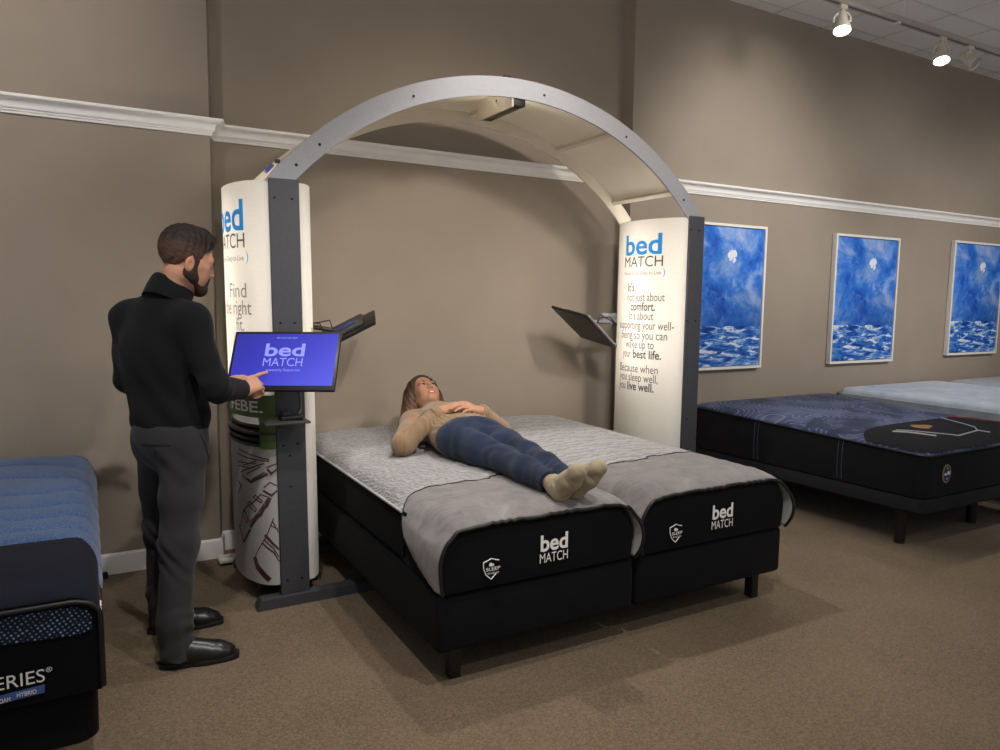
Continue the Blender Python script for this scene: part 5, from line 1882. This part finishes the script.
    Fs.cap(NB - up * 0.07, NB - up * 0.012 + f * 0.006, 0.083, 0.068, 0.05)
    Fs.cap(RS, RE, 0.062, 0.053, 0.06); RWs = base + ha * 0.020; wd = unit(RWs - RE)
    Fs.cap(RE, RWs + wd * 0.03, 0.056, 0.042, 0.03, cut=(RWs, wd))
    Fs.cap(LS, LE, 0.062, 0.053, 0.06); wl = unit(LW - LE)
    Fs.cap(LE, LW + wl * 0.04, 0.054, 0.040, 0.03, cut=(LW + wl * 0.012, wl))
    Fs.ell(mid - up * 0.13 + f * 0.02 - r * 0.05, (0.10, 0.10, 0.12), TF, 0.05)
    Fs.cutplane((0, 0, 0.934), (0, 0, -1))
    Fs.cutplane(NB + up * 0.035 + f * 0.02, (f[0] * 0.5, f[1] * 0.5, 1))
    def folds(g, X, Y, Z):
        el = np.exp(-((X - RE[0]) ** 2 + (Y - RE[1]) ** 2 + (Z - RE[2]) ** 2) / 0.012)
        lo = np.exp(-((Z - 0.99) / 0.06) ** 2)
        s1 = np.sin(95 * (0.5 * X + 0.3 * Y - 0.9 * Z) + 2.0 * np.sin(18 * (X + Y)))
        s2 = np.sin(42 * (0.55 * Z + 0.8 * X - 0.35 * Y) + 2.5 * np.sin(9 * Z + 11 * X))
        return g + el * 0.0035 * s1 + lo * 0.004 * np.sin(40 * Z + 22 * (X - Y)) + 0.003 * s2
    Fs.apply(folds)
    me, V = Fs.mesh('sweater'); relax(me, 5, 0.5)
    M_SW = cloth_material('black_knit', rgb(17, 17, 19), 0.25, 700, 0.9, 0.05, 0.3)
    sw = link_mesh('sweater', me, M_SW, man)
    # hem rib, cuff, stand-up collar
    mm = MB()
    rows = []
    HF = frame(pf * 0.5 + f * 0.5, up)
    for z, g in ((0.938, 0.0), (0.936, 0.008), (0.948, 0.012), (0.966, 0.010), (0.972, 0.0)):
        rows.append([tuple(A((PC[0], PC[1], z)) + HF[:, 0] * (0.166 + g) * math.cos(a) + HF[:, 1] * (0.118 + g) * math.sin(a)) for a in np.linspace(0, 2 * PI, 49)[:-1]])
    mm.quadmesh(rows, closed_v=True)
    obj('hem_rib', mm, M_SW, sw, 60)
    mm = MB()
    mm.tube([RWs - wd * 0.03, RWs - wd * 0.008, RWs + wd * 0.004], [0.0435, 0.0445, 0.037], 20)
    obj('cuff', mm, M_SW, sw, 60)
    mm = MB()
    ctr = NB + A((0.012, -0.004, 0.028))
    tilt = unit(up + f * 0.55)
    CF = frame(f - tilt * (f @ tilt), tilt)
    rows = []
    N = 44
    for lay, (ra, dz) in enumerate(((0.092, -0.045), (0.091, 0.0), (0.088, 0.030), (0.086, 0.041), (0.078, 0.041), (0.077, 0.02), (0.080, -0.04))):
        row = []
        for k in range(N + 1):
            a = math.radians(90 + 14) + math.radians(332) * k / N
            ex = 1.0 + 0.16 * math.exp(-((a - PI / 2 if a < PI else a - 2 * PI - PI / 2) / 0.5) ** 2)
            dzz = dz + (0.008 * math.sin(a * 3) if dz > 0.01 else 0)
            row.append(tuple(ctr + CF[:, 0] * ra * 0.98 * math.cos(a) + CF[:, 1] * ra * 1.02 * ex * math.sin(a) + CF[:, 2] * dzz))
        rows.append(row)
    mm.quadmesh(rows)
    obj('collar', mm, M_SW, sw, 60)

    # trousers
    Ft = Field((0.02, 2.92, 0.03), (0.56, 3.60, 1.0), 0.005)
    Ft.ell(PC + up * 0.02, (0.172, 0.124, 0.115), PF, 0.05)
    Ft.ell(PC - up * 0.055 - pf * 0.045, (0.15, 0.095, 0.11), PF, 0.06)
    for h_, k_, a_, sd in ((RH, RK, RA, 1), (LH, LK, LA, -1)):
        Ft.cap(h_, h_ * 0.45 + k_ * 0.55, 0.097, 0.081, 0.04)
        Ft.cap(h_ * 0.45 + k_ * 0.55, k_, 0.081, 0.071, 0.03)
        Ft.cap(k_, a_ * 0.75 + k_ * 0.25, 0.071, 0.063, 0.04)
        Ft.cap(a_ * 0.75 + k_ * 0.25, a_ - up * 0.05 + A((0.012, 0, 0)), 0.063, 0.064, 0.03, cut=(a_ - up * 0.05, (-0.12, 0, -1)))
    Ft.cutplane((0, 0, 0.965), (0, 0, 1))
    def tfold(g, X, Y, Z):
        kn = np.exp(-((Z - 0.46) / 0.10) ** 2); an = np.exp(-((Z - 0.13) / 0.09) ** 2)
        cr = np.exp(-((Z - 0.80) / 0.08) ** 2)
        s1 = np.sin(58 * Z + 60 * X - 44 * Y + 2.6 * np.sin(22 * X + 17 * Z)); s2 = np.sin(75 * Z - 52 * X + 30 * Y + 2.6 * np.sin(26 * X + 25 * Y + 20 * Z))
        v = np.sin(60 * (X + 0.6 * Y) + 1.2 * np.sin(5 * Z))
        return g + kn * 0.0035 * s1 + an * 0.004 * s2 + cr * 0.0025 * np.sin(55 * Z + 55 * X - 30 * Y) + 0.0018 * v
    Ft.apply(tfold)
    me, V = Ft.mesh('trousers'); relax(me, 5, 0.5)
    M_TR = cloth_material('grey_trouser_wool', rgb(50, 49, 51), 0.2, 900, 0.9, 0.1, 0.2)
    trs = link_mesh('trousers', me, M_TR, man)
    M_TRD = plain('trouser_dark_trim', rgb(28, 28, 30), 0.8)  # darker trim for waistband, pockets and button
    # belt, back pocket welt with its button, slanted side pocket
    mm = MB(); rows = []
    for z, g in ((0.905, 0.004), (0.905, 0.010), (0.940, 0.010), (0.940, 0.004)):
        rows.append([tuple(A((PC[0], PC[1], z)) + PF[:, 0] * (0.168 + g) * math.cos(a) + PF[:, 1] * (0.120 + g) * math.sin(a)) for a in np.linspace(0, 2 * PI, 49)[:-1]])
    mm.quadmesh(rows, closed_v=True)
    obj('waistband', mm, M_TRD, trs, 60)
    dg = bpy.context.evaluated_depsgraph_get(); dg.update()
    def snap(p, d):
        """point of the trousers' surface hit from outside along d"""
        hit, l, n, _ = trs.ray_cast(Vector(p) - wloc(trs), Vector(d))
        return (A(l + wloc(trs)), A(n)) if hit else (A(p), -A(d))
    bk = -pf * 0.85 + pr * 0.5
    mm = MB()
    P = []
    for u in np.linspace(-0.06, 0.06, 9):
        lat = np.cross(up, bk); lat = unit(lat)
        a, nn = snap(PC - up * 0.035 + bk * 0.4 + lat * u + pr * 0.03, -bk)
        P.append(tuple(a + nn * 0.001))
    mm.tube(P, 0.0022, 6)
    obj('back_pocket', mm, M_TRD, trs)
    a, nn = snap(PC - up * 0.055 + bk * 0.4 + pr * 0.03, -bk)
    mm = MB(); mm.lathe([(0, 0), (0.007, 0.001), (0.006, 0.003), (0, 0.003)], a, tuple(nn), 12)
    obj('pocket_button', mm, M_TRD, trs)
    mm = MB(); P = []
    for t_ in np.linspace(0, 1, 9):
        a, nn = snap(PC + pr * 0.5 + pf * (0.02 + 0.055 * math.sin(t_ * 1.4)) - up * (0.0 + 0.17 * t_) , -pr)
        P.append(tuple(a + nn * 0.001))
    mm.tube(P, 0.0035, 6)
    obj('side_pocket', mm, M_TRD, trs)

    # shoes
    M_SHOE = plain('black_leather', rgb(24, 23, 24), 0.32, 0, 0.2, 60, 0.1)
    M_SOLE = plain('black_rubber_sole', rgb(16, 16, 17), 0.6)
    M_LACE = plain('black_lace', rgb(12, 12, 13), 0.7)
    for heel, toe in ((A((0.197, 3.076, 0.0)), A((0.492, 3.036, 0.0))), (A((0.178, 3.430, 0.0)), A((0.487, 3.400, 0.0)))):
        d = unit(toe - heel); lt_ = A((-d[1], d[0], 0)); ln_ = np.linalg.norm(toe - heel)
        G = frame(d, up)
        Q = lambda y, x=0, z=0: heel + d * y + lt_ * x + up * z
        Fo = Field(np.minimum(heel, toe) - A((0.08, 0.08, 0.0)), np.maximum(heel, toe) + A((0.08, 0.08, 0.16)), 0.004)
        Fo.cap(Q(0.045, 0, 0.05), Q(0.12, 0, 0.048), 0.040, 0.042, 0.02)
        Fo.cap(Q(0.10, 0, 0.045), Q(ln_ - 0.085, 0.004, 0.038), 0.043, 0.046, 0.03, flat=(up, 0.9))
        Fo.cap(Q(ln_ - 0.10, 0.003, 0.034), Q(ln_ - 0.045, 0.0, 0.032), 0.045, 0.036, 0.03, flat=(up, 0.72))
        Fo.cap(Q(0.05, 0, 0.06), Q(0.06, 0, 0.105), 0.038, 0.040, 0.03)
        Fo.cap(Q(0.10, 0, 0.07), Q(0.16, 0, 0.055), 0.038, 0.034, 0.03)
        Fo.cutplane((0, 0, 0.018), (0, 0, -1))
        me, V = Fo.mesh('shoe'); relax(me, 1, 0.4)
        sh = link_mesh('shoe', me, M_SHOE, man)
        mm = MB()
        out = []
        for k in range(40):
            a = 2 * PI * k / 40
            y = ln_ / 2 + (ln_ / 2 + 0.003) * -math.cos(a)
            w = (0.047 if y > ln_ * 0.45 else 0.041) * abs(math.sin(a)) ** 0.6 * (1 if math.sin(a) >= 0 else -1)
            if 0.35 < y / ln_ < 0.55: w *= 0.94
            out.append((y, w))
        rows = [[tuple(Q(y, w * sc, z)) for y, w in out] for z, sc in ((0.0, 0.97), (0.003, 1.0), (0.019, 1.0), (0.022, 0.96))]
        mm.quadmesh(rows, closed_v=True, cap=True)
        mm.box(tuple(Q(0.0, -0.0, 0)), tuple(Q(0.001, 0.001, 0.001)))
        obj('sole', mm, M_SOLE, sh, 50)
        for k in range(4):
            mm = MB()
            y = 0.135 + k * 0.018; z = 0.098 - k * 0.0075
            mm.tube([Q(y, -0.022, z - 0.008), Q(y + 0.004, -0.01, z + 0.001), Q(y, 0.010, z + 0.001), Q(y + 0.004, 0.022, z - 0.008)], 0.0026, 6)
            obj('lace', mm, M_LACE, sh)
    return man
man = build_man()

# ================================================================ the woman on the bed
def build_woman():
    A = np.array
    up = A((0, 0, 1.0))
    HC = A((1.712, 3.93, 0.918))
    hf = unit((0.02, -0.64, 0.77)); H = frame(hf, (0.0, 0.77, 0.64))
    S = 0.97
    PC = A((1.690, 3.30, 0.775))
    RH, LH = PC + A((-0.088, -0.03, -0.005)), PC + A((0.088, -0.03, -0.002))
    RK, LK = A((1.665, 2.89, 0.742)), A((1.800, 2.90, 0.748))
    RA, LA = A((1.662, 2.475, 0.722)), A((1.752, 2.475, 0.722))
    RHe, LHe = A((1.664, 2.425, 0.697)), A((1.742, 2.425, 0.697))
    RT, LT = A((1.676, 2.318, 0.808)), A((1.774, 2.318, 0.812))
    RS, LS = A((1.545, 3.715, 0.795)), A((1.865, 3.725, 0.805))
    RE, LE = A((1.387, 3.450, 0.738)), A((1.965, 3.470, 0.765))
    RW, LW = A((1.588, 3.465, 0.872)), A((1.815, 3.430, 0.872))
    CH = A((1.705, 3.62, 0.785)); WA = A((1.70, 3.44, 0.772))
    NB = A((1.712, 3.80, 0.835))
    hs = 0.98
    F = Field((1.28, 2.26, 0.645), (2.06, 4.10, 1.08), 0.0035)
    bt = frame((0, -0.1, 1), (0, 1, 0.1))          # left = , forward = up, up = towards the head
    F.ell(PC, (0.165, 0.100, 0.12), bt, 0.06)
    F.ell(WA, (0.130, 0.092, 0.15), bt, 0.07)
    F.ell(CH, (0.150, 0.108, 0.16), bt, 0.07)
    F.cap(RS, LS, 0.055, 0.055, 0.05)
    F.cap(NB - A((0, 0.03, 0.01)), HC - H[:, 2] * 0.06 - H[:, 1] * 0.025, 0.054, 0.050, 0.035)
    # folded hands: fingers interlaced over the belly
    b = unit((0.0, -0.25, 1.0))
    RW2, LW2 = RW + A((0.0, -0.012, 0.014)), LW + A((0.0, -0.012, 0.012))
    fr_ = unit(A((1.735, 3.405, 0.915)) - RW); br = unit(b - fr_ * (b @ fr_)); tr_ = np.cross(fr_, br)
    fl_ = unit(A((1.665, 3.405, 0.912)) - LW); bl = unit(b - fl_ * (b @ fl_)); tl_ = -np.cross(fl_, bl)
    if tr_[1] < 0: tr_ = -tr_
    if tl_[1] < 0: tl_ = -tl_
    RW = RW + fr_ * 0.005 + A((0, -0.012, 0.022)); LW = LW + fl_ * 0.005 + A((0, -0.026, 0.016))
    for s_, e_, w_ in ((RS, RE, RW), (LS, LE, LW)):
        F.cap(s_, e_, 0.046, 0.037, 0.03); F.cap(e_, w_, 0.036, 0.023, 0.02)
    for h_, k_, a_, he, t_ in ((RH, RK, RA, RHe, RT), (LH, LK, LA, LHe, LT)):
        F.cap(h_, k_, 0.080, 0.050, 0.05); F.cap(k_, k_ * 0.6 + a_ * 0.4, 0.048, 0.046, 0.03); F.cap(k_ * 0.6 + a_ * 0.4, a_, 0.046, 0.032, 0.03)
        F.cap(a_, he, 0.032, 0.028, 0.02); F.cap(he, t_, 0.028, 0.022, 0.02)
    L = head_prims(F, HC, H, S, False)
    hand_prims(F, RW, np.stack([tr_, fr_, br], 1), [(0.10, 0.40, 0.25), (0.12, 0.42, 0.25), (0.15, 0.45, 0.25), (0.2, 0.45, 0.3)], 1, (0.35, 0.1), (0.10, 0.03, -0.04, -0.12), hs)
    hand_prims(F, LW, np.stack([tl_, fl_, bl], 1), [(0.08, 0.42, 0.25), (0.10, 0.42, 0.25), (0.12, 0.45, 0.25), (0.2, 0.45, 0.3)], -1, (0.35, 0.1), (0.10, 0.03, -0.04, -0.12), hs)
    me, V = F.mesh('person')
    V = relax(me, 1, 0.4)
    loc = (V - HC) @ H / S
    n = len(V)
    col = np.tile(A(rgb(186, 138, 112)), (n, 1))
    q = np.exp(-(((np.abs(loc[:, 0])) / 0.026) ** 4 + ((loc[:, 1] - 0.092) / 0.022) ** 4 + ((loc[:, 2] + 0.0675) / 0.0125) ** 4))[:, None]
    col = col * (1 - q * 0.8) + A(rgb(172, 84, 80)) * q * 0.8
    ck = np.exp(-(((np.abs(loc[:, 0]) - 0.045) / 0.022) ** 2 + ((loc[:, 2] + 0.03) / 0.024) ** 2 + ((loc[:, 1] - 0.06) / 0.04) ** 2))[:, None]
    col = col * (1 - ck * 0.3) + A(rgb(208, 128, 106)) * ck * 0.3
    col[:, 3] = 1
    paint_vertices(me, col)
    wm = link_mesh('person', me, tone_material('fair_skin', 0.55, 0.35, 0.08, 0.08, 180), None, None)
    tag(wm, 'smiling woman in beige sweater and jeans lying on the grey mattress', 'person')
    face_bits(wm, L, H, S, rgb(58, 40, 30), rgb(52, 34, 24), (0.10, 0.98, 0.06))
    mm = MB()
    rows = []
    for k in range(11):
        u = -0.024 + 0.048 * k / 10
        z = -0.0670 + 14.0 * u * u; y = 0.0965 - 18 * u * u
        hh = 0.0044 * math.sqrt(max(0.03, 1 - (u / 0.0248) ** 2))
        rows.append([tuple(L(u, y - 0.003, z - hh)), tuple(L(u, y + 0.0025, z - hh)), tuple(L(u, y + 0.003, z + hh)), tuple(L(u, y - 0.003, z + hh))])
    mm.quadmesh(rows, closed_v=True, cap=True)
    obj('teeth', mm, plain('teeth', rgb(226, 214, 202), 0.3, 0, 0.02), wm, 60)
    mm = MB()
    P = []
    for k in range(13):
        u = -0.029 + 0.058 * k / 12
        P.append(L(u, 0.0985 - 21 * u * u, -0.0605 + 15 * u * u))
    mm.tube(P, [0.0012 + 0.0022 * math.sin(PI * k / 12) for k in range(13)], 8)
    M_LIP = plain('lips', rgb(176, 88, 82), 0.4, 0, 0.05)
    obj('upper_lip', mm, M_LIP, wm, 180)
    mm = MB()
    P = []
    for k in range(13):
        u = -0.027 + 0.054 * k / 12
        P.append(L(u, 0.0970 - 21 * u * u, -0.0745 + 20 * u * u))
    mm.tube(P, [0.0012 + 0.003 * math.sin(PI * k / 12) for k in range(13)], 8)
    obj('lower_lip', mm, M_LIP, wm, 180)

    # long hair, parted, spread to the mattress
    Fh = Field((1.46, 3.66, 0.655), (1.96, 4.16, 1.09), 0.004)
    def hairfn(d, Lc):
        yy = Lc[1] / S - 0.018; zz = Lc[2] / S + 0.036; xx = Lc[0] / S
        ed = 0.058 + 0.018 * np.clip(zz / 0.1, -1, 1) - 0.30 * np.abs(xx) * (zz < 0.07)
        return np.maximum(d - 0.012 * S, (yy - (0.062 - 0.40 * np.clip(0.100 - zz, 0, 0.2))) * 0.8 * S)
    Fh.ell(L(0, -0.018, 0.036), A((0.079, 0.100, 0.089)) * S, H, 0.004, fn=hairfn)
    for sg, pts in ((-1, ((0.070, 0.020, 0.060, 0.020), (0.086, -0.004, -0.005, 0.024), (0.092, -0.035, -0.07, 0.028), (0.100, -0.055, -0.14, 0.024), (0.105, -0.06, -0.19, 0.012))),
                    (1, ((0.070, 0.020, 0.060, 0.020), (0.084, -0.004, 0.0, 0.023), (0.088, -0.030, -0.06, 0.026), (0.098, -0.045, -0.12, 0.020), (0.105, -0.05, -0.15, 0.010)))):
        for a, b2 in zip(pts[:-1], pts[1:]):
            Fh.cap(L(-sg * a[0] * -1, a[1], a[2]), L(-sg * b2[0] * -1, b2[1], b2[2]), a[3] * S, b2[3] * S, 0.03)
    # mass behind the head resting on the bed
    Fh.cap(L(-0.03, -0.085, 0.03), A((1.66, 3.96, 0.735)), 0.060, 0.055, 0.04)
    Fh.cap(L(0.03, -0.085, 0.03), A((1.77, 3.96, 0.735)), 0.060, 0.055, 0.04)
    Fh.cap(A((1.605, 3.90, 0.745)), A((1.545, 3.82, 0.745)), 0.050, 0.032, 0.04)
    Fh.cap(L(-0.085, -0.02, 0.02), A((1.575, 3.86, 0.765)), 0.030, 0.040, 0.04)
    Fh.cap(L(-0.08, -0.05, -0.03), A((1.60, 3.88, 0.735)), 0.034, 0.042, 0.04)
    Fh.cap(L(0.08, -0.05, -0.03), A((1.815, 3.89, 0.74)), 0.034, 0.042, 0.04)
    # keep the face free
    Fh.ell(L(0, 0.085, -0.030), A((0.066, 0.062, 0.115)) * S, H, 0.015, op='sub')
    Fh.ell(L(0, 0.03, -0.12), A((0.060, 0.055, 0.08)) * S, H, 0.015, op='sub')
    def strands(g, X, Y, Z):
        a = (X - HC[0]) * H[0, 0] + (Y - HC[1]) * H[1, 0] + (Z - HC[2]) * H[2, 0]
        b_ = (X - HC[0]) * H[0, 1] + (Y - HC[1]) * H[1, 1] + (Z - HC[2]) * H[2, 1]
        return g + 0.0018 * np.sin(420 * b_ + 60 * a + 3 * np.sin(30 * Z)) + 0.0016 * np.sin(330 * np.abs(a) + 90 * b_)
    Fh.apply(strands)
    Fh.cutplane((0, 0, 0.672), (0, 0, -1))
    me, V = Fh.mesh('hair'); V = relax(me, 1, 0.4)
    loc = (V - HC) @ H
    st = 0.5 + 0.5 * np.sin(loc[:, 1] * 380 + loc[:, 0] * 140)[:, None]
    dn = np.clip((0.02 - loc[:, 2]) / 0.16, 0, 1)[:, None]
    col = (A(rgb(58, 39, 28)) * (1 - dn) + A(rgb(112, 80, 56)) * dn) * (0.75 + 0.5 * st)
    col[:, 3] = 1
    paint_vertices(me, col)
    link_mesh('hair', me, tone_material('brown_hair', 0.5, 0.4, 0, 0.5, 300), wm)

    # sweater
    Fs = Field((1.30, 3.12, 0.655), (2.05, 3.92, 0.99), 0.004)
    Fs.ell(PC + A((0, 0.05, 0.0)), (0.178, 0.112, 0.15), bt, 0.05)
    Fs.ell(WA, (0.156, 0.100, 0.17), bt, 0.06)
    Fs.ell(CH, (0.168, 0.118, 0.16), bt, 0.07)
    for sx in (-0.068, 0.068):
        Fs.ell(CH + A((sx, -0.025, 0.066)), (0.066, 0.070, 0.052), None, 0.05)
    Fs.cap(RS, LS, 0.066, 0.066, 0.05)
    Fs.cap(NB - A((0, 0.05, 0.02)), NB + A((0, 0.012, 0.012)), 0.082, 0.066, 0.05)
    wr = unit(RW - RE); wl = unit(LW - LE)
    Fs.cap(RS, RE, 0.062, 0.055, 0.03); Fs.cap(RE, RW, 0.055, 0.038, 0.03, cut=(RW - wr * 0.008, wr))
    Fs.cap(LS, LE, 0.062, 0.055, 0.03); Fs.cap(LE, LW, 0.055, 0.038, 0.03, cut=(LW - wl * 0.008, wl))
    Fs.cutplane((PC[0], 3.275, 0.80), (0.05, -1, 0.30))
    Fs.cutplane(NB + A((0, 0.012, 0.02)), (0, 0.75, 0.65))
    Fs.ell(HC - H[:, 2] * 0.075 * S + H[:, 1] * 0.03, (0.060, 0.08, 0.07), H, 0.01, op='sub')
    def wf(g, X, Y, Z):
        el = np.exp(-((X - RE[0]) ** 2 + (Y - RE[1]) ** 2 + (Z - RE[2]) ** 2) / 0.012)
        ax = np.exp(-((X - 1.55) ** 2 + (Y - 3.60) ** 2) / 0.012)
        bl_ = np.exp(-((Y - 3.36) / 0.09) ** 2)
        return g + el * 0.0016 * np.sin(85 * (X + 0.4 * Y + 0.5 * Z) + 3 * np.sin(24 * (Y - X))) + ax * 0.003 * np.sin(70 * (X - 0.7 * Y) + 3 * np.sin(19 * (X + Y))) + bl_ * 0.0032 * np.sin(80 * Y + 30 * np.sin(12 * X)) + 0.0022 * np.sin(48 * (0.7 * X + Y) + 2 * np.sin(20 * X))
    Fs.apply(wf)
    me, V = Fs.mesh('sweater'); relax(me, 5, 0.5)
    M_BE = cloth_material('beige_knit', rgb(138, 113, 88), 0.16, 420, 0.95, 0.25, 0.4)
    sw = link_mesh('sweater', me, M_BE, wm)
    for w_, d_ in ((RW, wr), (LW, wl)):
        mm = MB(); mm.tube([w_ - d_ * 0.035, w_ - d_ * 0.022, w_ - d_ * 0.0, w_ + d_ * 0.006], [0.0425, 0.0435, 0.0405, 0.033], 20)
        obj('cuff', mm, M_BE, sw, 60)
    # jeans
    Fj = Field((1.48, 2.46, 0.655), (1.90, 3.46, 0.93), 0.004)
    Fj.ell(PC, (0.176, 0.108, 0.13), bt, 0.05)
    for h_, k_, a_ in ((RH, RK, RA), (LH, LK, LA)):
        m_ = k_ * 0.55 + a_ * 0.45
        Fj.cap(h_, h_ * 0.5 + k_ * 0.5, 0.092, 0.075, 0.035); Fj.cap(h_ * 0.5 + k_ * 0.5, k_, 0.075, 0.061, 0.03)
        Fj.cap(k_, m_, 0.059, 0.057, 0.03)
        e_ = a_ + unit(k_ - a_) * 0.03
        Fj.cap(m_, e_, 0.057, 0.047, 0.03, cut=(e_, unit(a_ - k_) + A((0, 0, -0.15))))
    Fj.cutplane((0, 3.38, 0), (0, 1, 0))
    def jf(g, X, Y, Z):
        kn = np.exp(-((Y - 2.90) / 0.10) ** 2); an = np.exp(-((Y - 2.60) / 0.08) ** 2); hp_ = np.exp(-((Y - 3.2) / 0.07) ** 2)
        w_ = 2.5 * np.sin(23 * X + 9 * Y) + 1.7 * np.sin(31 * Y - 14 * X)
        return (g + kn * 0.0020 * np.sin(52 * Y + 60 * X + w_) + an * 0.0012 * np.sin(90 * Y - 50 * X + w_)
                + hp_ * 0.003 * np.sin(70 * Y + 60 * np.abs(X - PC[0])) + 0.0015 * np.sin(60 * X + 25 * Y))
    Fj.apply(jf)
    me, V = Fj.mesh('jeans'); relax(me, 5, 0.5)
    t = NT('blue_denim')
    v = t.coord('Object')
    f1 = t.noise(v, 700, 2, 0.7); g1 = t.noise(v, 7, 5, 0.65, 0.5)
    t.set(t.mix(0.5, t.ramp(f1, [(0.3, rgb(15, 25, 45)), (0.7, rgb(36, 49, 74))]), t.ramp(g1, [(0.35, rgb(15, 25, 45)), (0.65, rgb(37, 51, 78))])), 0.9, 0, 0.2, 0.15)
    t.bump(f1, 0.25, 0.002)
    jn = link_mesh('jeans', me, t.m, wm)
    dg = bpy.context.evaluated_depsgraph_get(); dg.update()
    mm = MB(); P = []
    for y in np.linspace(3.30, 3.215, 8):
        hit, l, nn, _ = jn.ray_cast(Vector((PC[0] + 0.004, y, 1.2)) - wloc(jn), Vector((0, 0, -1)))
        if hit: P.append(l + wloc(jn) + nn * 0.0015)
    if len(P) > 2:
        mm.tube(P, 0.0013, 6)
        obj('fly_seam', mm, plain('denim_seam', rgb(70, 72, 82), 0.8), jn)
    for k_, a_ in ((RK, RA), (LK, LA)):
        e_ = a_ + unit(k_ - a_) * 0.032; d_ = unit(a_ - k_)
        mm = MB(); mm.tube([e_ - d_ * 0.028, e_ - d_ * 0.015, e_ + d_ * 0.004], [0.0485, 0.0495, 0.049], 22, cap=False)
        h_ = obj('leg_hem', mm, t.m, jn, 60)
    # socks
    M_SOCK = cloth_material('beige_sock_knit', rgb(166, 151, 125), 0.14, 500, 0.95, 0.2, 0.35)
    for a_, he, t_ in ((RA, RHe, RT), (LA, LHe, LT)):
        Fo = Field(np.minimum(np.minimum(a_, he), t_) - 0.07, np.maximum(np.maximum(a_, he), t_) + 0.07, 0.0035)
        d = unit(t_ - he); side_ = A((1.0, 0, 0)); nrm = unit(np.cross(side_, d))
        Fo.cap(a_ + A((0, 0.012, 0)), he + A((0, 0, 0.004)), 0.037, 0.033, 0.02, cut=(a_ + A((0, 0.006, 0.0)), (0, 1, 0.1)))
        Fo.cap(he, he * 0.45 + t_ * 0.55, 0.036, 0.041, 0.03)
        Fo.cap(he * 0.45 + t_ * 0.55, t_, 0.042, 0.034, 0.03, flat=(nrm, 0.8))
        Fo.cap(t_ - side_ * 0.016 - d * 0.006, t_ + side_ * 0.016 - d * 0.016, 0.025, 0.022, 0.03)
        Fo.cap(a_ - A((0, 0.015, 0)), he * 0.4 + t_ * 0.6 + nrm * 0.0, 0.034, 0.030, 0.03)
        Fo.apply(lambda g, X, Y, Z: g + wrinkle(X, Y, Z, 0.0012, 120))
        me, V = Fo.mesh('sock'); relax(me, 3, 0.5)
        link_mesh('sock', me, M_SOCK, wm)
    return wm
woman = build_woman()
